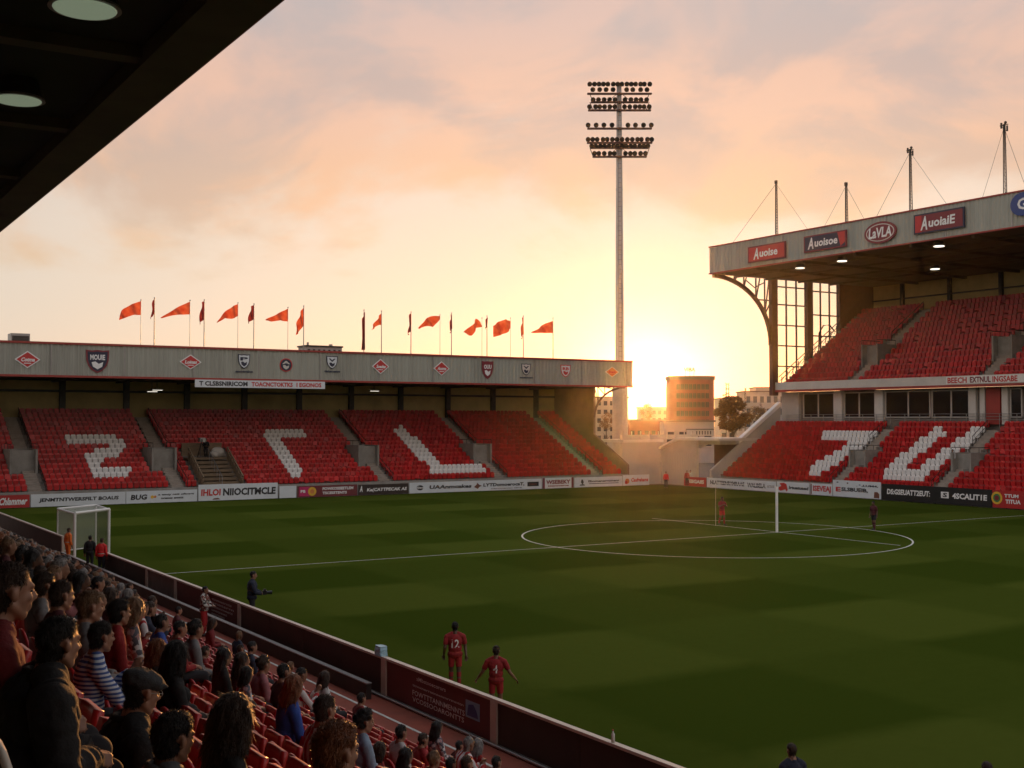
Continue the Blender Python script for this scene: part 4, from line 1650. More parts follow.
flagpole(487, 316, 'plain pole between the star shaped flag and the tilted rectangular flag', furl(1.0, 12), True)
flagpole(510.5, 318, 'thin pole flying a tilted rectangular orange flag', ([(0, 3), (-5, 1), (-12, 4), (-18, 8)], [(0, 10), (-4, 15), (-10, 17), (-16, 19)]), thin=True)
flagpole(523.3, 316, 'pole with a thin furled orange strip, right of the tilted rectangular flag', furl(2.0, 22))
flagpole(553, 318, 'rightmost pole, flying a plain orange triangular flag to the left', ([(0, 3), (-7, 5), (-14, 10), (-21, 14)], [(0, 15), (-7, 15), (-14, 15), (-21, 15)]))

# ------------------------------------------------------------------ floodlight tower
fb = at_fwd(620, 436, 150)
FX, FY = fb.x, fb.y
ft = thing('floodlight_tower', 'very tall floodlight mast with stacked lamp rows behind the end stand', 'floodlight', (FX, FY, 0))
RT = Vector((_c, -_s, 0))          # along the lamp bars
FW = Vector((-_s, -_c, 0))         # towards the pitch


def fz(py):
    return at_fwd(620, py, 150).z


mb = MB()
mb.tube([(FX, FY, -.05), (FX, FY, 12.4)], [1.0, .95], 16)
mb.tube([(FX, FY, 12.4), (FX, FY, 12.7)], [1.15, 1.15], 16)
mb.build('base_column', M['wall_pale'], ft)
mb = MB()
mb.tube([(FX, FY, 12.4), (FX, FY, 30), (FX, FY, fz(84))], [.56, .46, .30], 14)
for z in (18, 24, 30, 36, 41):
    mb.tube([(FX, FY, z), (FX, FY, z + .12)], [.60 - z * .004] * 2, 14)
mb.build('mast', M['mast'], ft, smooth=False)
lad = MB()
for s_ in (-.18, .18):
    q = Vector((FX, FY, 0)) + RT * s_ + FW * .75
    lad.tube([(q.x, q.y, 3), (q.x, q.y, fz(95))], .02, 4)
for k in range(int((fz(95) - 3) / .6)):
    q = Vector((FX, FY, 3.2 + k * .6)) + FW * .75
    lad.tube([q - RT * .18, q + RT * .18], .015, 4)
lad.build('ladder', M['steel_dark'], ft)
for py, hw in ((95, 4.0), (103.4, 3.55), (111.5, 3.9), (129.7, 4.0), (143.9, 4.05), (149.0, 3.6), (157.8, 3.35)):
    z = fz(py)
    mb = MB()
    c0 = Vector((FX, FY, z))
    for off in (.35, .75):
        mb.bar(c0 - RT * hw + FW * off, c0 + RT * hw + FW * off, .12, .16)
    for k in range(9):
        q = c0 + RT * (hw * (k / 4 - 1))
        mb.bar(q + FW * .3, q + FW * .8, .07)
    mb.bar(c0, c0 + FW * .8, .25)
    mb.build('crossbar', M['steel_brown'], ft)
for s_ in (-1, 1):
    for za, zb in ((fz(95), fz(103.4)), (fz(103.4), fz(111.5)), (fz(143.9), fz(149)), (fz(149), fz(157.8))):
        mb = MB()
        mb.bar(Vector((FX, FY, za)) + RT * s_ * 3.7 + FW * .55, Vector((FX, FY, zb)) + RT * s_ * 3.3 + FW * .55, .08)
        mb.build('brace', M['steel_brown'], ft)
        mb = MB()
        mb.bar(Vector((FX, FY, za)) + RT * s_ * .3 + FW * .5, Vector((FX, FY, zb)) + RT * s_ * 1.6 + FW * .5, .06)
        mb.build('brace', M['steel_brown'], ft)
rnd = random.Random(3)
for py, hw, n in ((85.5, 3.7, 14), (91, 3.4, 9), (101, 3.3, 11), (108, 3.7, 13), (126.2, 3.9, 9), (140.5, 4.0, 14), (147.0, 3.5, 14), (154.4, 3.2, 11)):
    z = fz(py)
    for k in range(n):
        if abs(k - (n - 1) / 2) < .6 and n % 2:
            continue
        u = hw * (2 * k / (n - 1) - 1) + rnd.uniform(-.06, .06)
        c0 = Vector((FX, FY, z)) + RT * u + FW * .75
        dn = (FW * math.cos(R(28)) - Vector((0, 0, 1)) * math.sin(R(28)) + RT * rnd.uniform(-.3, .3)).normalized()
        mb = MB()
        mb.tube([c0 - dn * .28, c0 - dn * .06, c0 + dn * .18], [.13, .27, .31], 10, 0)
        mb.tube([c0 + dn * .14, c0 + dn * .165], [.28, .28], 10, 1)
        mb.bar(c0 - RT * .2 - Vector((0, 0, .32)), c0 - RT * .2, .04, mi=0)
        mb.bar(c0 + RT * .2 - Vector((0, 0, .32)), c0 + RT * .2, .04, mi=0)
        mb.build('lamp', [M['steel_dark'], M['flood_glass']], ft)

# ------------------------------------------------------------------ corner building between the stands
cb = thing('corner_building', 'low pale corner building with sloped porch roof and dark opening between the two stands', 'building', (88, 104, 0))
CX = 88.9
mb = MB()
mb.box((LX1 + .32, 109.2, -.05), (CX, 109.5, 4.75))
mb.build('wall', M['wall_pale_ribbed'], cb)
mb = MB()
mb.box((LX1 + .3, 108.95, 4.75), (CX + .2, 115, 5.05))
rfm = mb.build('roof', M['off_white'], cb)
mb = MB()
mb.box((LX1 + .35, 109.6, 5.05), (CX + 6, 109.75, 5.6))
for k in range(9):
    x = LX1 + .6 + k * 1.3
    mb.box((x, 109.5, 5.05), (x + .08, 109.62, 6.0))
mb.build('parapet', M['wall_pale'], rfm)
mb = MB()
mb.prism([(109.1, -.05), (109.1, 3.9), (106.0, 5.0), (103.4, 5.0), (103.4, -.05)], 'X', CX, CX + .3)
mb.build('wall', M['wall_pale'], cb)
mb = MB()
for k in range(12):
    y = 103.8 + k * .36
    mb.box((CX - .03, y, 0), (CX - .003, y + .18, 3.6))
mb.build('door_panel', M['wall_pale_ribbed'], cb)
mb = MB()
mb.prism([(109.4, 3.92), (109.4, 4.12), (106.0, 5.32), (98.9, 5.32), (98.9, 5.02), (106.05, 5.02)], 'X', CX - .35, CX + 6)
mb.build('porch_roof', M['off_white'], cb)
mb = MB()
mb.box((CX + 3.0, 99.4, -.05), (CX + 3.2, 103.4, 5.0))
mb.build('recess_wall', M['steel_brown'], cb)
mb = MB()
mb.box((CX, 103.0, -.05), (CX + .35, 103.38, 5.0))
mb.box((CX + .4, 99.6, 4.6), (CX + 3, 103.4, 5.0))
mb.build('recess_frame', M['wall_pale'], cb)
# rooftop clutter
p = at_fwd(700, 437, 150)
ob = MB()
ob.box((p.x - 1.4, p.y - .8, 5.35), (p.x + 1.4, p.y + .8, 6.1), 0)
ob.box((p.x - 1.5, p.y - .9, 6.1), (p.x + 1.5, p.y + .9, 6.2), 1)
for k in range(6):
    ob.box((p.x - 1.3 + k * .45, p.y - .83, 5.5), (p.x - 1.15 + k * .45, p.y - .803, 5.95), 1)
o_ = ob.build('roof_unit', [M['off_white'], M['steel_dark']], None, origin=(p.x, p.y, 5.35))
tag(o_, 'pale rectangular air unit on the corner building roof below the round tree', 'roof unit')

# ------------------------------------------------------------------ far buildings
def yawed(c, u, v):
    """Point at right offset u and depth offset v from c, seen square to the camera."""
    return Vector(c) + RT * u - FW * v


def far_block(px0, px1, py_top, fw, depth, label, wall, rows, cols, name='building', cat='building', roof=True, step=None):
    a, b = at_fwd(px0, 420, fw), at_fwd(px1, 420, fw)
    z = at_fwd((px0 + px1) / 2, py_top, fw).z
    c = (a + b) / 2
    W = (b - a).length
    e = thing(name, label, cat, (c.x, c.y, 0))
    mt = Matrix((RT, -FW, Vector((0, 0, 1)))).transposed()
    mb = MB()
    mb.obox(yawed((c.x, c.y, z / 2), 0, depth / 2), (W, depth, z), mt)
    mb.build('wall', wall, e)
    if roof:
        mb = MB()
        mb.obox(yawed((c.x, c.y, z + .15), 0, depth / 2), (W + .5, depth + .5, .3), mt)
        mb.build('roof', M['far_roof'], e)
    fh = z / (rows + .5)
    for r_ in range(rows):
        for k in range(cols):
            u = W * ((k + .5) / cols - .5)
            zz = z - fh * (r_ + .62)
            if zz < 2:
                continue
            mb = MB()
            ww, hh = W / cols * .56, fh * .52
            mb.obox(yawed((c.x, c.y, zz), u, -.04), (ww, .1, hh), mt, 1)
            mb.obox(yawed((c.x, c.y, zz - hh / 2 - .06), u, -.08), (ww + .2, .16, .1), mt, 0)
            mb.build('window', [M['frame_white'], M['far_glass']], e)
    return e, c, z, W


# the red brick block with rounded corners
c = at_fwd(690, 420, 235)
zt = at_fwd(690, 376.5, 235).z
rb_ = thing('brick_tower_block', 'red brick block with rounded corners and rooftop letters beside the sun', 'building', (c.x, c.y, 0))
rad = 46 / 2 * 235 / F


def plan(k):
    o_ = []
    for i in range(40):
        a = 2 * math.pi * i / 40
        ca, sa = math.cos(a), math.sin(a)
        q = RT * (math.copysign(abs(ca) ** .5, ca) * (rad + k)) + FW * (math.copysign(abs(sa) ** .5, sa) * (rad * .8 + k))
        o_.append((c.x + q.x, c.y + q.y))
    return o_


MB().prism(plan(0), 'Z', 0, zt - .7).build('wall', M['brick_red'], rb_)
MB().prism(plan(.22), 'Z', zt - .7, zt).build('roof', M['far_roof'], rb_)
mt = Matrix((RT, -FW, Vector((0, 0, 1)))).transposed()
for r_ in range(6):
    z = zt - 2.1 - r_ * 1.7
    for k in range(8):
        u = rad * 1.42 * ((k + .5) / 8 - .5)
        q = Vector((c.x, c.y, z)) + RT * u + FW * (rad * .8 + .0)
        mb = MB()
        mb.obox(q, (.62, .12, 1.0), mt, 1)
        mb.obox(q - Vector((0, 0, .54)) + FW * .04, (.8, .16, .08), mt, 0)
        mb.obox(q + FW * .04, (.05, .12, 1.0), mt, 0)
        mb.build('window', [M['far_roof'], M['far_glass']], rb_)
fc = Face(Vector((c.x, c.y, at_fwd(690, 371.5, 235).z)) - RT * 1.2, RT, (0, 0, 1), FW)
letters('VIBA', fc, 0, 2.3, 0, .75, M['steel_dark'], rb_, name='rooftop_letters', bold=.04)
mb = MB()
for u in (.3, 1.2, 2.0):
    mb.bar(fc.P(u, 0, -.05), Vector((fc.P(u, 0, -.05).x, fc.P(u, 0, -.05).y, zt)), .06)
mb.build('letter_stand', M['steel_dark'], rb_)

far_block(664, 714, 422, 205, 6, 'low pale glazed hall in front of the red brick block', M['far_wall'], 1, 4)
far_block(629, 664, 421, 215, 8, 'low flat roofed brown block directly under the sun', M['brick_red'], 1, 5)
far_block(583, 628, 398, 260, 12, 'tall orange block seen through the open end of the end stand', M['far_wall'], 6, 7)
far_block(745, 786, 392, 330, 12, 'pale stepped apartment block right of the round tree', M['far_wall'], 4, 6)
far_block(720, 760, 399, 360, 10, 'grey flat roofed block partly hidden by the round tree', M['far_wall'], 4, 5)
far_block(756, 784, 388, 390, 10, 'more distant pale block rising behind the stepped apartments', M['far_wall'], 3, 5)
far_block(640, 668, 408, 420, 10, 'faint distant block on the skyline below the sun', M['far_wall'], 4, 5)
far_block(786, 900, 402, 420, 14, 'long distant block behind the far side stand', M['far_wall'], 4, 16)
far_block(470, 584, 405, 420, 14, 'long distant terrace behind the end stand', M['far_wall'], 4, 16)

# lattice mast on the skyline
for px, pt, label in ((727.5, 384.5, 'tiny lattice radio mast above the round tree'), (745.5, 388.5, 'tiniest thin aerial on the skyline right of the radio mast')):
    c = at_fwd(px, 405, 330)
    zt = at_fwd(px, pt, 330).z
    e = MB()
    k = 1.0 if px < 740 else .4
    for dx, dy in ((-.6, 0), (.6, 0), (0, .6)):
        e.tube([(c.x + dx * k, c.y + dy * k, 0), (c.x + dx * k * .6, c.y + dy * k * .6, zt)], .11, 4)
    for z in np.arange(9, zt, 1.3):
        e.tube([(c.x - .8 * k, c.y, float(z)), (c.x + .8 * k, c.y, float(z) + .6)], .09, 4)
        e.tube([(c.x + .8 * k, c.y, float(z)), (c.x - .8 * k, c.y, float(z) + .6)], .09, 4)
    tag(e.build('radio_mast', M['steel_dark'], None, origin=(c.x, c.y, 0)), label, 'mast', 'aerials on the skyline')


def tree(px, py, rpx, fw, label, seed, n=2600):
    c = at_fwd(px, py, fw)
    r = rpx * fw / F
    rr = random.Random(seed)
    e = thing('tree', label, 'tree', (c.x, c.y, 0))
    tk = MB()
    tk.tube([(c.x, c.y, -.05), (c.x + .1, c.y, c.z * .5), (c.x, c.y, c.z)], [r * .09, r * .07, r * .03], 8)
    for k in range(7):
        a = rr.uniform(0, 6.28)
        p = Vector((c.x, c.y, c.z * .45 + k * .1 * r))
        q = p + Vector((math.cos(a) * r * .7, math.sin(a) * r * .7, r * .7))
        tk.tube([p, (p + q) / 2 + Vector((0, 0, .1 * r)), q], [r * .04, r * .025, r * .01], 6)
    tk.build('trunk', M['bark'], e)
    cl = MB()
    cent = []
    for k in range(26):
        a, b = rr.uniform(0, 6.28), rr.uniform(-.9, 1)
        s_ = math.sqrt(max(0, 1 - b * b)) * rr.uniform(.5, .92)
        cent.append((Vector((c.x + s_ * math.cos(a) * r, c.y + s_ * math.sin(a) * r, c.z + b * r * .8)), rr.uniform(.22, .42) * r))
    for k in range(n):
        q, cr = rr.choice(cent)
        d = Vector((rr.gauss(0, 1), rr.gauss(0, 1), rr.gauss(0, 1))).normalized() * cr * rr.uniform(.5, 1.05)
        p = q + d
        x = Vector((rr.gauss(0, 1), rr.gauss(0, 1), rr.gauss(0, 1))).normalized()
        y = x.orthogonal().normalized()
        h = r * rr.uniform(.05, .10)
        cl.add([p - x * h, p + y * h * .5, p + x * h, p - y * h * .5], [(0, 1, 2, 3)])
    cl.build('crown', M['leaf'], e)


tree(732, 414, 18, 212, 'round leafy tree beside the red brick block', 5, 7000)
tree(757, 412, 9, 260, 'small bushy tree right of the large round one', 9, 1800)
tree(648, 412, 8, 300, 'small hazy tree on the skyline under the sun', 11, 1500)
tree(606, 421, 9, 210, 'small tree seen through the open end of the end stand', 13, 1500)
# ------------------------------------------------------------------ near stand: terrace, roof, lamps
NK, NX0, NRUN = 15, 0.95, 0.75


def nfloor(k):
    x = NX0 + NRUN * k
    return 5.85 - 0.55 * x if x < 5 else 3.1 - (x - 5) * 0.472


NS = thing('grandstand', 'spectator filled red seated stand under a black roof in the near left', 'grandstand', (4, 20, 0))
pr = [(-12, -.05)]
for k in range(-14, NK):
    x = NX0 + NRUN * k
    pr += [(x - .36, nfloor(k)), (x + .39, nfloor(k))]
pr.append((NX0 + NRUN * (NK - 1) + .395, -.05))
mb = MB()
mb.prism(pr, 'Y', -25, 90)
mb.build('terrace', M['concrete_dark'], NS)
mb = MB()
mb.box((11.85, -25, -.05), (12.05, 90, .12))
mb.build('step_edge', M['track_red'], NS)
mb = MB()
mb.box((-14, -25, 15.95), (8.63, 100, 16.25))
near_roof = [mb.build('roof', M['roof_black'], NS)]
mb = MB()
mb.box((7.4, -25, 15.53), (8.63, 100, 15.948))
mb.box((3.2, -25, 15.6), (3.8, 100, 15.948))
mb.box((-3.3, -25, 15.6), (-2.7, 100, 15.948))
for Y in np.arange(-20, 100, 8.0):
    mb.box((3.802, float(Y), 15.66), (7.398, float(Y) + .55, 15.948))
    mb.box((-2.698, float(Y), 15.66), (3.198, float(Y) + .55, 15.948))
near_roof.append(mb.build('roof_beam', M['roof_beam'], NS))
mb = MB()
mb.box((8.634, -25, 15.525), (8.66, 100, 16.3))
near_roof.append(mb.build('roof_edge', M['red_trim'], NS))
for o_ in near_roof:
    o_.rotation_euler = (0, 0, -0.0101)
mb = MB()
mb.box((-12.4, -25, -.05), (-12.0, 90, 15.94))  # out of view; added to keep sky light off the crowd
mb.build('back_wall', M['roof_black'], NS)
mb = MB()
mb.prism([(-12.0, -.05), (-12.0, 15.94), (8.2, 15.94), (9.5, 1.5), (9.5, -.05)], 'Y', -25.3, -25.004)  # unseen end of the stand, added to darken the crowd
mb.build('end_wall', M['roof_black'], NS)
for px, py, r in ((85, 3, .64), (18, 95.5, .60)):
    p = ground(px, py, 15.55)
    mb = MB()
    mb.tube([(p.x, p.y, 15.5), (p.x, p.y, 15.95)], [r, r * .8], 32, 0)
    mb.tube([(p.x, p.y, 15.43), (p.x, p.y, 15.498)], [r + .06, r + .03], 32, 1)
    mb.tube([(p.x, p.y, 15.40), (p.x, p.y, 15.428)], [r - .05, r - .03], 32, 2)
    mb.build('roof_lamp', [M['steel_dark'], M['steel_grey'], M['lamp_dim']], NS)

# ------------------------------------------------------------------ seats of the near stand
def shell_back(mb, mi=0, rim=None):
    nu, nv = 10, 9
    H0, H1 = .43, .87
    fr, bk = [], []
    for j in range(nv + 1):
        v = j / nv
        for i in range(nu + 1):
            u = 2 * i / nu - 1
            wv = .225 * (1 - .06 * v)
            top = H1 - .17 * abs(u) ** 2.6
            z = H0 + (top - H0) * v
            x = -.23 - .085 * v + .04 * u * u
            fr.append((x, u * wv, z))
            bk.append((x - .028, u * wv * .985, z))
    n = len(fr)
    fs = []
    W = nu + 1
    for j in range(nv):
        for i in range(nu):
            a = j * W + i
            fs.append((a, a + 1, a + W + 1, a + W))
            fs.append((n + a, n + a + W, n + a + W + 1, n + a + 1))
    edge = [(0, i) for i in range(W)] + [(j, nu) for j in range(1, nv + 1)] + [(nv, i) for i in range(nu - 1, -1, -1)] + [(j, 0) for j in range(nv - 1, 0, -1)]
    ids = [j * W + i for j, i in edge]
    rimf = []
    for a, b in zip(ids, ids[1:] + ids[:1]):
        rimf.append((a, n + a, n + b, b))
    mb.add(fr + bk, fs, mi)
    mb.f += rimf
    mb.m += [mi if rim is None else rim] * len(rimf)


def seat_parts(up):
    a = MB()
    shell_back(a)
    b = MB()
    mt = Matrix.Rotation(R(-78), 3, 'Y') if up else Matrix.Rotation(R(-4), 3, 'Y')
    piv = Vector((-.19, 0, .43))
    nu = 8
    vs, fs = [], []
    for i in range(nu + 1):
        for j in range(7):
            x, y = .40 * i / nu, .215 * (2 * j / 6 - 1)
            y *= 1 - .12 * (i / nu) ** 3
            z = .02 * (y / .215) ** 2 + .015 * (i / nu) ** 2 - .05 * max(0, i / nu - .85)
            vs.append(piv + mt @ Vector((x, y, z)))
    n = len(vs)
    for i in range(nu + 1):
        for j in range(7):
            x, y = .40 * i / nu, .205 * (2 * j / 6 - 1)
            y *= 1 - .12 * (i / nu) ** 3
            vs.append(piv + mt @ Vector((x, y, -.035)))
    for i in range(nu):
        for j in range(6):
            q = i * 7 + j
            fs.append((q, q + 7, q + 8, q + 1))
            fs.append((n + q, n + q + 1, n + q + 8, n + q + 7))
    ed = [(0, j) for j in range(7)] + [(i, 6) for i in range(1, nu + 1)] + [(nu, j) for j in range(5, -1, -1)] + [(i, 0) for i in range(nu - 1, 0, -1)]
    ids = [i * 7 + j for i, j in ed]
    for p, q in zip(ids, ids[1:] + ids[:1]):
        fs.append((p, q, n + q, n + p))
    b.add(vs, fs)
    c = MB()
    c.box((-.27, -.17, .0), (-.21, -.12, .44))
    c.box((-.27, .12, .0), (-.21, .17, .44))
    c.box((-.26, -.2, .40), (-.18, .2, .425))
    return a.mesh('backrest', M['seat_red_near'], smooth=True), b.mesh('seat_pan', M['seat_red_near'], smooth=True), c.mesh('bracket', M['steel_dark'])


SEAT_UP, SEAT_DOWN = seat_parts(True), seat_parts(False)
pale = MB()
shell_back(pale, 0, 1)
LIT_RIM_BACK = pale.mesh('backrest', [M['seat_shade'], M['seat_rim_lit']], smooth=True)
NEAR_GROUP = 'red tip-up seats of the near stand'


def near_seat(k, Y, occupied, lit_rim=False):
    e = bpy.data.objects.new('tip_up_seat', None)
    COL.objects.link(e)
    e.empty_display_size = .2
    e.location = (NX0 + NRUN * k, Y, nfloor(k) - .001)
    e.rotation_euler = (0, 0, random.uniform(-.025, .025))
    ms = SEAT_DOWN if occupied or lit_rim else SEAT_UP
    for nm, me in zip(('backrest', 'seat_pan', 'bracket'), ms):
        o = bpy.data.objects.new(nm, LIT_RIM_BACK if lit_rim and nm == 'backrest' else me)
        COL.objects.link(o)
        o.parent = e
        if lit_rim and nm == 'backrest':
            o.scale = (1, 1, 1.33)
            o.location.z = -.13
    if lit_rim:
        tag(e, 'seat with back coloured as shade and rim coloured as light, bottom left corner', 'seat', 'seats with shade-coloured backs at the bottom left corner')
    elif occupied:
        tag(e, 'red plastic tip-up seat in the near stand with a spectator sitting on it', 'seat', NEAR_GROUP + ', occupied')
    else:
        tag(e, 'empty red plastic tip-up seat among the spectators of the near stand', 'seat', NEAR_GROUP + ', empty')


# ------------------------------------------------------------------ people
SKIN = [mat('fair skin', (0.30, 0.155, 0.10), 0.55, 0.06, 8.0), mat('tan skin', (0.22, 0.11, 0.065), 0.55, 0.06, 8.0), mat('dark skin', (0.11, 0.055, 0.035), 0.5, 0.06, 8.0)]


def hairmat(name, col):
    return mat(name, col, 0.5, 0.45, 38.0, spec=0.35, bump=0.7, bscale=120.0, stretch=(1, 1, .25))


HAIR = {'black': hairmat('black hair', (0.010, 0.008, 0.007)), 'brown': hairmat('brown hair', (0.035, 0.018, 0.010)), 'sandy': hairmat('sandy hair', (0.16, 0.09, 0.045)),
        'ginger': hairmat('ginger hair', (0.17, 0.055, 0.018)), 'grey': hairmat('grey hair', (0.2, 0.19, 0.18))}
TOP = {}
for n_, c_ in (('red', (.26, .012, .014)), ('dark red', (.16, .012, .014)), ('maroon', (.075, .012, .016)), ('black', (.008, .008, .009)), ('navy', (.012, .016, .035)), ('white', (.45, .44, .43)),
               ('grey', (.16, .16, .165)), ('blue', (.025, .07, .32)), ('brown', (.09, .05, .03)), ('denim grey', (.11, .125, .135)), ('pale blue', (.22, .30, .40)), ('pink', (.30, .11, .12))):
    TOP[n_] = mat(n_ + ' cloth', c_, 0.85, 0.15, 9.0, bump=0.25, bscale=60.0)
TOP['red and white striped'] = stripes('red and white striped cloth', (.36, .018, .02), (.60, .58, .58), 3.1)
TOP['blue and white striped'] = stripes('blue and white striped cloth', (.05, .10, .30), (.55, .60, .68), 9.0, 'Z')
TOP['patterned white'] = patch('patterned white cloth', [(.5, .5, .5), (.08, .08, .1), (.35, .2, .2), (.6, .6, .6)], 22)
TOP['patterned brown'] = patch('patterned brown cloth', [(.10, .05, .03), (.4, .4, .36), (.14, .03, .02), (.03, .03, .03)], 16)
TOP['orange'] = mat('orange high visibility cloth', (.75, .15, .02), .7, .1, 9.0, bump=.2)
TOP['bright red'] = mat('bright red bib cloth', (.62, .02, .02), .7, .1, 9.0, bump=.2)
TR = {'dark': mat('dark trouser cloth', (.016, .016, .02), .85, .15, 9.0), 'denim': mat('blue denim cloth', (.035, .05, .09), .85, .2, 20.0), 'grey': mat('grey trouser cloth', (.07, .07, .072), .85, .15, 9.0),
      'red': mat('red shorts cloth', (.36, .015, .018), .8, .1, 9.0), 'orange': TOP['orange']}
SHOE = mat('dark shoe leather', (.02, .018, .018), .45, .1, 9.0)
EYE_M = mat('dark eye', (.012, .01, .01), .15, .05, 9.0)
CAP_M = mat('dark grey tweed', (.040, .046, .052), .9, .25, 60.0, bump=.4, bscale=150.0)
TAPE = mat('reflective tape', (.6, .6, .55), .3, .05, 9.0)


def smooth_union(mb, voxel, it=3, decimate=None):
    me = mb.mesh('body', SKIN[0])
    ob = bpy.data.objects.new('body', me)
    COL.objects.link(ob)
    md = ob.modifiers.new('r', 'REMESH')
    md.mode = 'VOXEL'
    md.voxel_size = voxel
    md.use_smooth_shade = True
    sm = ob.modifiers.new('s', 'SMOOTH')
    sm.factor = .5
    sm.iterations = it
    if decimate:
        dc = ob.modifiers.new('d', 'DECIMATE')
        dc.ratio = decimate
    dg = bpy.context.evaluated_depsgraph_get()
    out = bpy.data.meshes.new_from_object(ob.evaluated_get(dg))
    bpy.data.objects.remove(ob)
    bpy.data.meshes.remove(me)
    return out


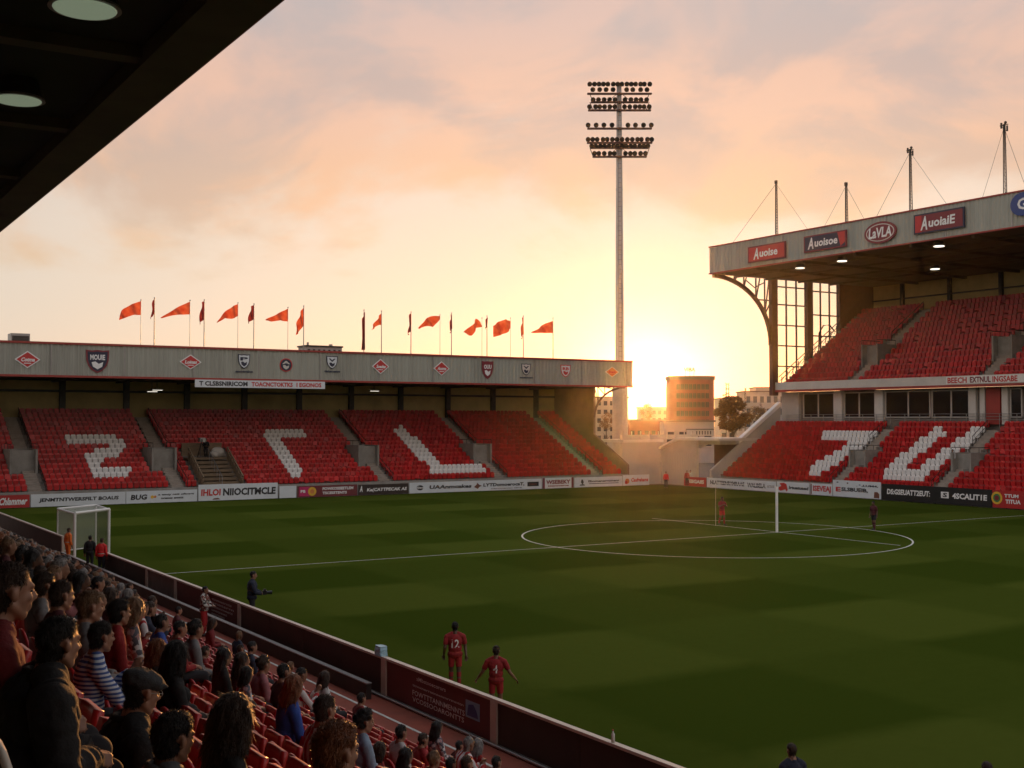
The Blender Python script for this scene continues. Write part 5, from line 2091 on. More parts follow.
class Fig:
    """A posed human figure: primitives along bones, fused into one skin, clothed by offset shells."""

    def __init__(self, stand=False, lean=.08, head_yaw=0.0, head_tilt=0.1, arms='rest', stride=0.0, broad=1.0, girl=False):
        self.pr = []
        hz = .93 if stand else .53
        sl, cl = math.sin(lean), math.cos(lean)

        def S(h, y=0.0, x=0.0):
            return Vector((sl * h + cl * x, y, hz + cl * h - sl * x))
        self.S = S
        b = broad
        self.E('torso', S(.01), (.135, .165 * b, .12))
        self.E('torso', S(.17), (.115 * b, .148 * b, .17))
        self.E('torso', S(.355), (.122 * b, .172 * b, .19))
        self.C('torso', S(.465, -.125 * b), .068, S(.465, .125 * b), .068)
        for s in (-1, 1):
            self.C('torso', S(.56, s * .03), .045, S(.485, s * .155 * b), .052)
            if girl:
                self.E('torso', S(.36, s * .075, .085), (.06, .065, .065))
        hc = S(.705, 0, .035)
        self.hc = hc
        self.C('neck', S(.50, 0, -.01), .066, S(.64, 0, .010), .056)
        cy, sy = math.cos(head_yaw), math.sin(head_yaw)
        f = Vector((cy, sy, 0))
        u = Vector((0, 0, 1))
        f2 = f * math.cos(head_tilt) - u * math.sin(head_tilt)
        u2 = u * math.cos(head_tilt) + f * math.sin(head_tilt)
        l2 = u2.cross(f2)
        self.H = Matrix((f2, l2, u2)).transposed()

        def h(a, b_, c):
            return hc + self.H @ Vector((a, b_, c))
        self.h = h
        self.E('head', h(-.014, 0, .036), (.100, .078, .086), self.H)
        self.E('head', h(.022, 0, -.022), (.070, .062, .088), self.H)
        self.C('head', h(.048, -.014, -.098), .027, h(.048, .014, -.098), .027)
        for s in (-1, 1):
            self.C('head', h(-.01, s * .048, -.055), .024, h(.05, s * .018, -.096), .024)
            self.E('head', h(-.014, s * .084, -.008), (.020, .011, .031), self.H)
            self.E('head', h(-.022, s * .089, .004), (.011, .008, .022), self.H)
            self.E('head', h(.062, s * .036, -.022), (.026, .022, .02), self.H)
            self.C('head', h(.080, s * .04, .026), .011, h(.090, s * .012, .022), .012)
        self.C('head', h(.090, 0, .014), .010, h(.112, 0, -.024), .013)
        self.E('head', h(.100, 0, -.030), (.016, .019, .011), self.H)
        self.C('head', h(.085, -.02, -.058), .009, h(.085, .02, -.058), .009)
        self.C('head', h(.082, -.017, -.070), .010, h(.082, .017, -.070), .010)
        # arms
        for s in (-1, 1):
            sh = S(.455, s * .185 * b)
            if arms == 'rest':
                el = S(.18, s * .235 * b, .06)
                wr = Vector((.30, s * .13, hz + .115)) if not stand else S(-.02, s * .25, .12)
                hd = Vector((.9, -s * .35, -.18))
            elif arms == 'lap':
                el = S(.16, s * .23 * b, .10)
                wr = Vector((.33, s * .05, hz + .13))
                hd = Vector((.5, -s * .8, -.1))
            elif arms == 'knees':
                el = Vector((.36, s * .15, hz + .14))
                wr = Vector((.50, s * .04, hz + .30))
                hd = Vector((.25, -s * .6, .7))
            elif arms == 'clap':
                el = S(.22, s * .20 * b, .20)
                wr = S(.44, s * .035, .33)
                hd = Vector((.35, -s * .25, .9))
            elif arms == 'side':
                el = S(.17, s * .235 * b, -.02)
                wr = S(-.06, s * .255 * b, .06)
                hd = Vector((.2, 0, -1))
            elif arms == 'walk':
                el = S(.19, s * .235 * b, -.04 * s - .02)
                wr = S(-.03, s * .25 * b, .13 * s + .03)
                hd = Vector((.25, 0, -1))
            elif arms == 'out':
                el = S(.20, s * .30 * b, .02)
                wr = S(.02, s * .42 * b, .12)
                hd = Vector((.3, s * .5, -.7))
            elif arms == 'hold':
                el = S(.20, s * .24 * b, .10)
                wr = S(.14, s * .08, .30)
                hd = Vector((.7, -s * .7, .1))
            elif arms == 'chest':
                el = S(.24, s * .24 * b, .09)
                wr = S(.36, s * .07, .22)
                hd = Vector((.2, -s * .9, .3))
            self.C('uarm', sh, .056 * b, el, .042 * b)
            self.C('farm', el, .042 * b, wr, .029)
            hd = hd.normalized()
            side = hd.cross(Vector((0, 0, 1)))
            side = side.normalized() if side.length > .2 else Vector((0, 1, 0))
            nrm_ = side.cross(hd).normalized()
            pc = wr + hd * .045
            mt = Matrix((hd, side, nrm_)).transposed()
            self.E('hand', pc, (.050, .040, .017), mt)
            for q, (off, ln) in enumerate(((-.030, .062), (-.010, .074), (.011, .070), (.030, .055))):
                k0 = pc + hd * .036 + side * off
                k1 = k0 + (hd * .9 - nrm_ * .35).normalized() * ln * .55
                k2 = k1 + (hd * .5 - nrm_ * .85).normalized() * ln * .5
                self.C('hand', k0, .0095, k1, .0088)
                self.C('hand', k1, .0088, k2, .0075)
            tb = pc - hd * .012 - side * s * .036
            tk = tb + (hd * .7 - side * s * .6).normalized() * .034
            self.C('hand', tb, .012, tk, .010)
            self.C('hand', tk, .010, tk + (hd * .95 - nrm_ * .3).normalized() * .03, .008)
        for s in (-1, 1):
            if stand:
                hp = Vector((0, s * .088, hz - .02))
                kn = Vector((.03 + stride * s * .5, s * .10, hz - .44))
                an = Vector((-.02 + stride * s * 1.0 - (abs(stride) * .25 if s < 0 else 0), s * .105, .095 + (max(0, -s * stride) * .25)))
                self.C('thigh', hp, .088, kn, .060)
                self.C('shin', kn, .058, kn.lerp(an, .35) + Vector((-.012, 0, 0)), .056)
                self.C('shin', kn.lerp(an, .35) + Vector((-.012, 0, 0)), .056, an, .038)
                self.C('foot', an + Vector((-.02, 0, -.05)), .042, an + Vector((.16, s * .02, -.062)), .033)
            else:
                hp = Vector((.0, s * .09, hz))
                kn = Vector((.44, s * .12, hz + .0))
                an = Vector((.40, s * .12, .10))
                self.C('thigh', hp, .090, kn, .062)
                self.C('shin', kn, .060, kn.lerp(an, .35) + Vector((-.012, 0, 0)), .055)
                self.C('shin', kn.lerp(an, .35) + Vector((-.012, 0, 0)), .055, an, .038)
                self.C('foot', an + Vector((-.02, 0, -.05)), .044, an + Vector((.17, s * .02, -.065)), .034)

    def E(self, t, c, r, m=None):
        self.pr.append((t, 'e', Vector(c), r, m or Matrix.Identity(3)))

    def C(self, t, a, ra, b, rb):
        self.pr.append((t, 'c', Vector(a), ra, Vector(b), rb))

    def fuse(self, voxel, decimate=None):
        self.voxel = voxel
        mb = MB()
        for p in self.pr:
            if p[1] == 'e':
                mb.ell(p[2], p[3], p[4], 14, 9)
            else:
                mb.caps(p[2], p[3], p[4], p[5], 10)
        self.me = smooth_union(mb, voxel, 2 if voxel < .013 else 1, decimate)
        n = len(self.me.vertices)
        co = np.empty(n * 3)
        self.me.vertices.foreach_get('co', co)
        co = co.reshape(-1, 3)
        no = np.array([v.normal[:] for v in self.me.vertices])
        best = np.full(n, 1e9)
        lab = np.zeros(n, dtype=int)
        tt = np.zeros(n)
        tags = []
        for p in self.pr:
            if p[0] not in tags:
                tags.append(p[0])
            k = tags.index(p[0])
            if p[1] == 'e':
                d = (co - np.array(p[2])) @ np.array(p[4])
                q = np.linalg.norm(d / np.array(p[3]), axis=1) - 1
                dist = q * min(p[3])
                t = np.zeros(n)
            else:
                a, b = np.array(p[2]), np.array(p[4])
                ab = b - a
                t = np.clip((co - a) @ ab / max(ab @ ab, 1e-9), 0, 1)
                dist = np.linalg.norm(co - a - t[:, None] * ab, axis=1) - (p[3] + (p[5] - p[3]) * t)
            w_ = dist < best
            best[w_] = dist[w_]
            lab[w_] = k
            tt[w_] = t[w_]
        self.co, self.no, self.lab, self.tt, self.tags = co, no, lab, tt, tags
        self.faces = [tuple(p.vertices) for p in self.me.polygons]
        self.loc = (co - np.array(self.hc)) @ np.array(self.H)
        return self

    def mask(self, **kw):
        """mask(torso=(0,1), uarm=(0,.7)): vertices of those regions within the range along the bone."""
        m = np.zeros(len(self.co), bool)
        for k, (a, b) in kw.items():
            if k in self.tags:
                i = self.tags.index(k)
                m |= (self.lab == i) & (self.tt >= a) & (self.tt <= b)
        return m

    def shell(self, name, m, off, material, wrinkle=.004, fr=22.0, taper=True, soft=False):
        fs = [f for f in self.faces if all(m[i] for i in f)]
        used = sorted({i for f in fs for i in f})
        if not used:
            return None
        mp_ = {i: k for k, i in enumerate(used)}
        edge = {}
        for f in fs:
            for a, b in zip(f, f[1:] + f[:1]):
                key = (min(a, b), max(a, b))
                edge[key] = edge.get(key, 0) + 1
        border = {i for e_, c_ in edge.items() if c_ == 1 for i in e_}
        ringd = {i: 0 for i in border}
        if soft:
            nb = {}
            for a, b in edge:
                nb.setdefault(a, []).append(b)
                nb.setdefault(b, []).append(a)
            fr_ = list(border)
            for lv in range(1, 4):
                nx_ = [j for i in fr_ for j in nb[i] if j not in ringd]
                for j in nx_:
                    ringd[j] = lv
                fr_ = nx_
        vs = []
        for i in used:
            p = Vector(self.co[i])
            w_ = noise.noise(p * fr) * wrinkle + noise.noise(p * fr * .4) * wrinkle
            o_ = off + w_
            if soft and i in ringd:
                o_ *= (.08, .35, .6, .85)[ringd[i]]
            elif i in border and taper:
                o_ = .003
            vs.append(tuple(p + Vector(self.no[i]) * o_))
        me = bpy.data.meshes.new(name)
        me.from_pydata(vs, [], [tuple(mp_[i] for i in f) for f in fs])
        me.materials.append(material)
        me.polygons.foreach_set('use_smooth', [True] * len(fs))
        me.update()
        return (name, me)

    def hair_short(self, off=.010, curl=.006, fr=80, low=-.085):
        a, b, c = self.loc[:, 0], self.loc[:, 1], self.loc[:, 2]
        th = np.interp(a, [-.2, -.035, .0, .02, .05, .075, .2], [low, low, -.004, .03, .056, .088, .10])
        m = (c > th) & self.mask(head=(0, 1), neck=(.6, 1)) & (np.abs(b) < .098)
        ear = (np.abs(b) > .068) & (((a + .014) / .034) ** 2 + ((c + .008) / .044) ** 2 < 1)
        m &= ~ear
        got = self.shell('hair', m, off, HAIR['brown'], curl, fr, soft=True)
        self.strands(got[1], off)
        return got

    def strands(self, me, off, long=False):
        """Loose locks along the scalp so that the outline is not a smooth cap."""
        hi = self.voxel < .012
        rr = random.Random(len(me.vertices))
        fs = [tuple(p.vertices) for p in me.polygons]
        co = [v.co.copy() for v in me.vertices]
        no = [v.normal.copy() for v in me.vertices]
        vs2, f2 = [tuple(c) for c in co], list(fs)
        back = -Vector(self.H.col[0])
        n = 3600 if hi else 420
        wd = .0017 if hi else .005
        for k in range(n):
            f = rr.choice(fs)
            i = rr.choice(f)
            nn = no[i]
            fl = Vector((0, 0, -1)) * (.9 if not long else 1.6) + back * .35
            if co[i].z > self.hc.z + .09 and not long:
                fl = Vector((rr.uniform(-1, 1), rr.uniform(-1, 1), 0)) + Vector(self.H.col[0]) * .6
            fl = fl - nn * fl.dot(nn) + Vector((rr.gauss(0, .25), rr.gauss(0, .25), rr.gauss(0, .2)))
            if fl.length < .05:
                continue
            fl.normalize()
            ln = rr.uniform(.008, .021) * (1 if not long else 4.0) * (1 + off * 18)
            sd = fl.cross(nn).normalized() * wd
            a = co[i] - nn * .001 + Vector((rr.uniform(-1, 1), rr.uniform(-1, 1), rr.uniform(-1, 1))) * .004
            b_ = a + fl * ln * .55 + nn * rr.uniform(.001, .007)
            c_ = a + fl * ln + nn * rr.uniform(-.001, .010)
            q = len(vs2)
            vs2 += [tuple(a - sd), tuple(a + sd), tuple(b_ + sd), tuple(b_ - sd), tuple(c_)]
            f2 += [(q, q + 1, q + 2, q + 3), (q + 3, q + 2, q + 4)]
        mats = list(me.materials)
        me.clear_geometry()
        me.from_pydata(vs2, [], f2)
        if not len(me.materials):
            for m_ in mats:
                me.materials.append(m_)
        me.polygons.foreach_set('use_smooth', [True] * len(f2))
        me.update()

    def hair_long(self, length=.34, voxel=.012):
        mb = MB()
        h = self.h
        mb.ell(h(-.030, 0, .044), (.104, .092, .096), self.H, 18, 12)
        rr = random.Random(5)
        for k in range(11):
            y = -.085 + .017 * k
            x0 = -.05 - .055 * math.cos(y / .085 * 1.3)
            p0 = h(x0 + .03, y, .02)
            p1 = h(x0 - .012, y * 1.12, -.13)
            p2 = self.hc + Vector((-.115 - .03 * math.cos(y * 18) + rr.uniform(-.01, .01), y * 1.25, -length + rr.uniform(-.03, .03)))
            mb.caps(p0, .040, p1, .040, 8)
            mb.caps(p1, .040, p2, .020, 8)
        me = smooth_union(mb, voxel, 2)
        vs = me.vertices
        for v in vs:
            p = v.co
            v.co = p + v.normal * (noise.noise(Vector((p.x * 70, p.y * 70, p.z * 7))) * .009 + noise.noise(Vector((p.x * 25, p.y * 25, p.z * 4))) * .010)
        me.materials.clear()
        me.materials.append(HAIR['brown'])
        me.polygons.foreach_set('use_smooth', [True] * len(me.polygons))
        me.update()
        self.strands(me, .01, True)
        return ('hair', me)

    def eyes(self):
        mb = MB()
        for s in (-1, 1):
            mb.ell(self.h(.076, s * .033, .004), (.010, .011, .005), self.H, 10, 7)
        return ('eyes', mb.mesh('eyes', EYE_M, smooth=True))

    def collar(self, material):
        mb = MB()
        pts = []
        c0 = self.S(.565, 0, -.005)
        for k in range(15):
            a = R(35 + k * 290 / 14)
            pts.append(c0 + Vector((math.cos(a) * .085, math.sin(a) * .082, .012 * -math.cos(a))))
        mb.tube(pts, .022, 8)
        return ('collar', mb.mesh('collar', material, smooth=True))

    def top(self, name='shirt', long=True, off=.016, wrinkle=.006):
        kw = dict(torso=(0, 1), uarm=(0, 1 if long else .75), neck=(0, .45 if long else .25))
        if long:
            kw['farm'] = (0, .93)
        m = self.mask(**kw)
        m &= ~((self.co[:, 2] < self.S(-.03).z) & (np.abs(self.co[:, 0]) < .3))
        return self.shell(name, m, off, TOP['red'], wrinkle)

    def legs(self, name='trousers', upto=1.0, off=.012):
        m = self.mask(thigh=(0, 1 if upto >= 1 else upto), shin=(0, .97) if upto >= 1 else (9, 9))
        hips = self.mask(torso=(0, 1)) & (self.co[:, 2] < self.S(.04).z)
        return self.shell(name, m | hips, off, TR['dark'], .005)

    def shoes(self):
        return self.shell('shoes', self.mask(foot=(0, 1)), .007, SHOE, .0, 10)


def flat_cap(fig):
    mb = MB()
    h = fig.h
    mt = fig.H @ Matrix.Rotation(R(10), 3, 'Y')
    mb.ell(h(-.005, 0, .068), (.128, .102, .062), mt, 22, 12)
    mb.ell(h(.075, 0, .052), (.072, .086, .016), mt, 20, 8)
    mb.ell(h(-.03, 0, .05), (.105, .094, .05), mt, 20, 10)
    me = smooth_union(mb, .009, 3)
    for v in me.vertices:
        v.co = v.co + v.normal * (noise.noise(v.co * 28) * .006)
    me.materials.clear()
    me.materials.append(CAP_M)
    me.polygons.foreach_set('use_smooth', [True] * len(me.polygons))
    return ('flat_cap', me)


def glasses(fig):
    mb = MB()
    h = fig.h
    for s in (-1, 1):
        mb.tube([h(.094, s * .033 + .022 * math.cos(a), .002 + .018 * math.sin(a)) for a in np.linspace(0, 6.28, 13)], .0022, 5)
        mb.tube([h(.092, s * .055, .006), h(.04, s * .078, .008), h(-.02, s * .083, .006)], .002, 5)
    mb.tube([h(.097, -.011, .004), h(.099, 0, .007), h(.097, .011, .004)], .002, 5)
    return ('glasses', mb.mesh('glasses', M['steel_grey']))


TPL = {}


def template(key, fig, voxel, hair='short', long=True, top='shirt', topoff=.016, extra=(), legs=1.0, dec=None, shoes=True, eyes=None, wr=.006):
    fig.fuse(voxel, dec)
    parts = []
    if hair == 'short':
        parts.append(fig.hair_short())
    elif hair == 'crop':
        parts.append(fig.hair_short(.006, .002, 50))
    elif hair == 'curly':
        parts.append(fig.hair_short(.032, .022, 34, -.07))
    elif hair == 'thick':
        parts.append(fig.hair_short(.024, .010, 26, -.095))
    elif hair == 'long':
        parts.append(fig.hair_long(.34, max(.011, voxel)))
    elif hair == 'bob':
        parts.append(fig.hair_long(.20, max(.011, voxel)))
    elif hair == 'bun':
        parts.append(fig.hair_short(.016, .004, 40))
        b = MB()
        b.ell(fig.h(-.075, 0, .115), (.045, .045, .04), fig.H, 12, 8)
        parts.append(('hair_bun', b.mesh('hair_bun', HAIR['brown'], smooth=True)))
    parts.append(fig.top(top, long, topoff, wr))
    parts.append(fig.legs('trousers' if legs >= 1 else 'shorts', legs))
    if legs < 1:
        parts.append(fig.shell('socks', fig.mask(shin=(.15, 1)), .006, TR['red'], .001))
    if shoes:
        parts.append(fig.shoes())
    if eyes if eyes is not None else voxel < .012:
        parts.append(fig.eyes())
    for f_ in extra:
        parts.append(f_(fig))
    body = fig.me
    body.materials.clear()
    body.materials.append(SKIN[0])
    TPL[key] = (body, [p for p in parts if p], fig)


def jacket_collar(f):
    return f.collar(TOP['black'])


V = .0095
template('man_rest', Fig(arms='rest', lean=.05, head_tilt=.08, head_yaw=.35), V, 'short')
template('man_crop_left', Fig(arms='lap', lean=.10, head_yaw=.22, head_tilt=.05), V, 'crop')
template('man_jacket', Fig(arms='lap', lean=.20, head_yaw=.42, head_tilt=.05, broad=1.26), V, 'short', topoff=.042, top='jacket', extra=(jacket_collar,), wr=.012)
template('man_cap', Fig(arms='lap', lean=.16, head_yaw=.30, head_tilt=.22, broad=1.05), V, 'crop', topoff=.036, top='jacket', extra=(flat_cap, glasses, jacket_collar), wr=.012)
template('man_denim', Fig(arms='rest', lean=.12, head_yaw=.38, head_tilt=.12), V, 'thick', topoff=.030, top='jacket', extra=(jacket_collar,), wr=.010)
template('woman_long', Fig(arms='lap', lean=.08, head_yaw=.6, head_tilt=.05, broad=.9, girl=True), V, 'long')
template('boy_thick', Fig(arms='rest', lean=.10, head_yaw=.3, head_tilt=.08, broad=.9), V, 'thick')
template('man_clap', Fig(arms='clap', lean=.14, head_yaw=.3, head_tilt=.05), V, 'short')
template('man_curly', Fig(arms='lap', lean=.12, head_yaw=-.05), .011, 'curly')
LV = .019
template('far_rest', Fig(arms='rest', lean=.05, head_yaw=.35), LV, 'short', shoes=False, dec=.55)
template('far_lean', Fig(arms='knees', lean=.28, head_yaw=.2), LV, 'thick', shoes=False, dec=.55)
template('far_crop', Fig(arms='lap', lean=.1, head_yaw=.2), LV, 'crop', shoes=False, dec=.55)
template('far_long', Fig(arms='lap', lean=.08, head_yaw=.1, broad=.9), LV, 'long', shoes=False, dec=.55)
template('far_bob', Fig(arms='lap', lean=.12, head_yaw=.3, broad=.9), LV, 'bob', shoes=False, dec=.55)
template('far_curly', Fig(arms='rest', lean=.1, head_yaw=.3), LV, 'curly', shoes=False, dec=.55)
template('far_clap', Fig(arms='clap', lean=.1, head_yaw=.3), LV, 'short', shoes=False, dec=.55)
template('player_walk', Fig(stand=True, lean=.02, arms='walk', stride=.06, broad=1.14), .0105, 'short', long=False, top='jersey', legs=.72)
template('player_out', Fig(stand=True, lean=.02, arms='out', stride=-.05, broad=1.12), .0105, 'bun', long=False, top='jersey', legs=.72)
template('player_chest', Fig(stand=True, lean=.02, arms='chest', stride=.12, broad=1.15), .013, 'short', long=False, top='jersey', legs=.72)
template('player_side', Fig(stand=True, lean=.04, arms='side', stride=.10), .013, 'short', long=False, top='jersey', legs=.72)
template('man_hold', Fig(stand=True, lean=.02, arms='hold', head_tilt=.1, broad=1.12), .012, 'short', topoff=.026, top='jacket')
template('man_stand', Fig(stand=True, lean=.03, arms='side', stride=.05), .013, 'short', topoff=.024, top='jacket')


def spawn(key, loc, rz, scale, label, group=None, skin=0, top='red', legs='dark', hair='brown', collar=None, sleeves=None, socks=None):
    body, parts, fig = TPL[key]
    o = bpy.data.objects.new('person', body)
    COL.objects.link(o)
    o.location = loc
    o.rotation_euler = (0, 0, rz)
    o.scale = (scale,) * 3
    tag(o, label, 'person', group)

    def setm(ob, m):
        ob.material_slots[0].link = 'OBJECT'
        ob.material_slots[0].material = m
    setm(o, SKIN[skin])
    for nm, me in parts:
        c = bpy.data.objects.new(nm, me)
        COL.objects.link(c)
        c.parent = o
        if nm in ('hair', 'hair_bun'):
            setm(c, HAIR[hair])
        elif nm in ('shirt', 'jacket', 'jersey'):
            setm(c, TOP[top])
        elif nm == 'collar':
            setm(c, TOP[collar or top])
        elif nm in ('trousers', 'shorts'):
            setm(c, TR[legs])
        elif nm == 'socks' and socks:
            setm(c, TOP[socks])
    return o


seated = {}          # (row) -> list of Y of people


def seat_person(px, py, hpx, key, label, **kw):
    d = ray(px, py)
    t = .25 / hpx
    X = d.x * t
    k = max(0, min(NK - 1, round((X - NX0) / NRUN)))
    if 'row' in kw:
        k = kw.pop('row')
    hcx = TPL[key][2].hc.x
    Xk = NX0 + NRUN * k
    Xk = max(Xk - .22, min(Xk + .25, X - hcx))
    tt = (Xk + hcx) / d.x
    Y = d.y * tt
    zh = EYE.z + d.z * tt - nfloor(k)
    base = TPL[key][2].hc.z
    sc = max(.84, min(1.08, zh / base))
    sink = max(-.16, min(0.0, zh - base * sc))
    for y in seated.get(k, []):
        if abs(y - Y) < .42:
            print('CLOSE', label, k, round(Y, 2), round(y, 2))
    seated.setdefault(k, []).append(Y)
    dd = zh - base * sc
    if abs(dd) > .12:
        print('HEAD OFF', round(dd, 2), 'row', k, 'Y', round(Y, 1), label[:40])
    spawn(key, (Xk, Y, nfloor(k) + sink), kw.pop('rz', 0.0), sc, label, **kw)


sp = seat_person
sp(10, 592, 58, 'man_crop_left', 'man with short brown hair in a dark red top cut by the left edge', top='dark red', hair='brown', row=0)
sp(66, 643, 60, 'man_jacket', 'broad shouldered man with dark hair in a black jacket, largest figure at lower left', top='black', hair='black', row=0)
sp(146, 692, 55, 'man_cap', 'man in a dark grey flat cap and glasses at the bottom left', top='black', hair='black', row=1)
sp(180, 738, 60, 'man_denim', 'dark haired man with a grey denim collar at the bottom edge', top='denim grey', hair='black', row=1)
sp(238, 718, 56, 'woman_long', 'woman with very long straight brown hair seen from behind', top='black', hair='brown', row=1)
sp(338, 752, 55, 'boy_thick', 'young man with swept ginger brown hair at the bottom edge', top='dark red', hair='ginger', row=2)
sp(105, 637, 36, 'man_clap', 'dark haired man in blue and white striped sleeves with hands raised together', top='blue and white striped', hair='black', row=1)
sp(90, 607, 34, 'man_crop_left', 'man with closely cropped sandy hair behind the clapping man', top='grey', hair='sandy', row=2)
sp(62, 596, 30, 'man_rest', 'brown haired man in a maroon top left of the cropped sandy head', top='maroon', hair='brown', row=2)
sp(46, 586, 26, 'boy_thick', 'brown haired spectator in a grey top behind the man in maroon', top='grey', hair='brown')
sp(122, 613, 28, 'boy_thick', 'dark haired man in a red top just above the clapping man', top='red', hair='black')
sp(136, 610, 24, 'far_bob', 'spectator with sandy bobbed hair in a patterned top', top='patterned white', hair='sandy')
sp(162, 603, 17, 'far_rest', 'dark haired child in a bright blue jersey', top='blue', hair='black')
sp(160, 650, 26, 'woman_long', 'woman with long ginger hair left of the dark bobbed head', top='black', hair='ginger', row=3)
sp(178, 655, 29, 'woman_long', 'woman with long dark hair in the row before the flat capped man', top='black', hair='black', row=3)
sp(181, 629, 18, 'far_crop', 'dark haired man in a red top above the long haired women', top='red', hair='black')
sp(196, 624, 17, 'far_curly', 'spectator with dark curly hair in a pale grey top', top='grey', hair='black')
sp(206, 652, 14, 'far_rest', 'small brown haired child among empty red seats', top='dark red', hair='brown')
sp(226, 657, 20, 'far_long', 'woman with long dark hair in a black coat by the front rows', top='black', hair='black')
sp(243, 661, 17, 'far_long', 'woman with long brown hair right of the black coated woman', top='maroon', hair='brown')
sp(249, 674, 18, 'far_bob', 'spectator with dark hair in a white patterned top', top='patterned white', hair='black', row=6)
sp(264, 665, 17, 'far_curly', 'brown haired spectator in a pink top', top='pink', hair='brown', row=8)
sp(284, 660, 17, 'far_rest', 'dark haired man in a maroon top near the front wall', top='maroon', hair='black')
sp(294, 681, 22, 'far_bob', 'ginger haired spectator in a blue top', top='blue', hair='ginger')
sp(252, 643, 12, 'far_crop', 'small dark head by the front walkway left of the low wall', top='navy', hair='black')
sp(241, 649, 11, 'far_rest', 'small brown head by the front walkway', top='maroon', hair='brown')
sp(325, 692, 28, 'man_rest', 'large man in a red and white striped shirt with cropped hair', top='red and white striped', hair='brown', row=5)
sp(362, 699, 13, 'far_rest', 'small dark head above the curly haired spectator', top='dark red', hair='black')
sp(365, 722, 22, 'man_curly', 'spectator with dark curly hair and a pale blue top', top='pale blue', hair='black')
sp(402, 733, 18, 'far_rest', 'dark haired man in a white jersey', top='white', hair='black')
sp(424, 740, 16, 'far_crop', 'man with short brown hair and reddish top beside the walkway line', top='red', hair='brown')
sp(382, 750, 20, 'far_bob', 'brown bobbed head at the bottom beside the ginger haired young man', top='red', hair='brown')
sp(408, 756, 20, 'far_long', 'woman with long black hair at the bottom edge', top='black', hair='black')
sp(436, 760, 19, 'far_curly', 'spectator with light brown bushy hair at the bottom edge', top='brown', hair='sandy')
sp(452, 765, 18, 'far_rest', 'dark haired head at the bottom edge between two brown ones', top='black', hair='black')
sp(469, 764, 18, 'far_lean', 'brown haired head at the bottom edge, second from the right end', top='grey', hair='brown')
sp(460, 746, 12, 'far_rest', 'small dark head alone at the walkway edge', top='maroon', hair='black')
sp(497, 763, 15, 'far_rest', 'rightmost spectator head at the bottom edge by the walkway', top='navy', hair='black')
sp(150, 596, 14, 'far_lean', 'brown haired spectator in a dark top left of the blue jersey', top='navy', hair='brown')
sp(143, 588, 14, 'far_rest', 'dark haired spectator in red and white left of the blue jersey', top='red and white striped', hair='black')
sp(127, 584, 15, 'far_rest', 'black haired spectator in a red top near the faded barrier panel', top='red', hair='black')
sp(113, 582, 15, 'far_curly', 'spectator with bushy black hair near the faded barrier panel', top='navy', hair='black')
sp(98, 584, 15, 'far_crop', 'dark cropped head in a bright red shirt', top='bright red', hair='black')
sp(76, 582, 14, 'far_rest', 'spectator with arms down in a pale blue top', top='pale blue', hair='black')
sp(30, 556, 13, 'far_lean', 'spectator in black sitting tall among the packed crowd', top='black', hair='black')

# the rest of the crowd
COLS = ['red', 'dark red', 'maroon', 'black', 'navy', 'white', 'grey', 'red and white striped', 'red', 'black', 'maroon', 'pink', 'patterned white']
rnd = random.Random(21)
n_sp = 45
for k in range(NK):
    Y = 9.0 + rnd.uniform(0, .3)
    while Y < 47:
        Y += .50
        q = proj((NX0 + NRUN * k, Y, nfloor(k) + 1.24))
        if not (-4 < q[0] < 520 and q[1] < 775) or q[2] < 11:
            continue
        pr_ = .74 if q[0] < 112 else (.16 if q[0] < 150 and q[2] > 17 else (.07 if q[2] > 19 else 0))
        if q[0] < 112 and q[2] < 15:
            pr_ = .0
        if rnd.random() > pr_ or n_sp > 292:
            continue
        if any(abs(y - Y) < .46 for y in seated.get(k, [])):
            continue
        # keep clear of the low goal side stewards and the standing man's feet
        c_ = rnd.choice(COLS)
        h_ = rnd.choice(['black', 'black', 'brown', 'brown', 'sandy', 'ginger', 'grey'])
        zone = 'packed far rows left of the goal' if q[0] < 60 else ('rows below the small goal' if q[0] < 118 else 'half empty front rows')
        lab = '%s haired spectator in %s in the %s' % (h_, c_.replace('red and white', 'red-and-white'), zone)
        seated.setdefault(k, []).append(Y)
        spawn(rnd.choice(['far_rest', 'far_lean', 'far_crop', 'far_long', 'far_bob', 'far_curly', 'far_clap', 'far_rest']),
              (NX0 + NRUN * k, Y, nfloor(k)), rnd.uniform(-.35, .35), rnd.uniform(.9, 1.06), lab, lab, skin=rnd.choice([0, 0, 0, 1, 1, 2]), top=c_, hair=h_)
        n_sp += 1
print('spectators', n_sp)


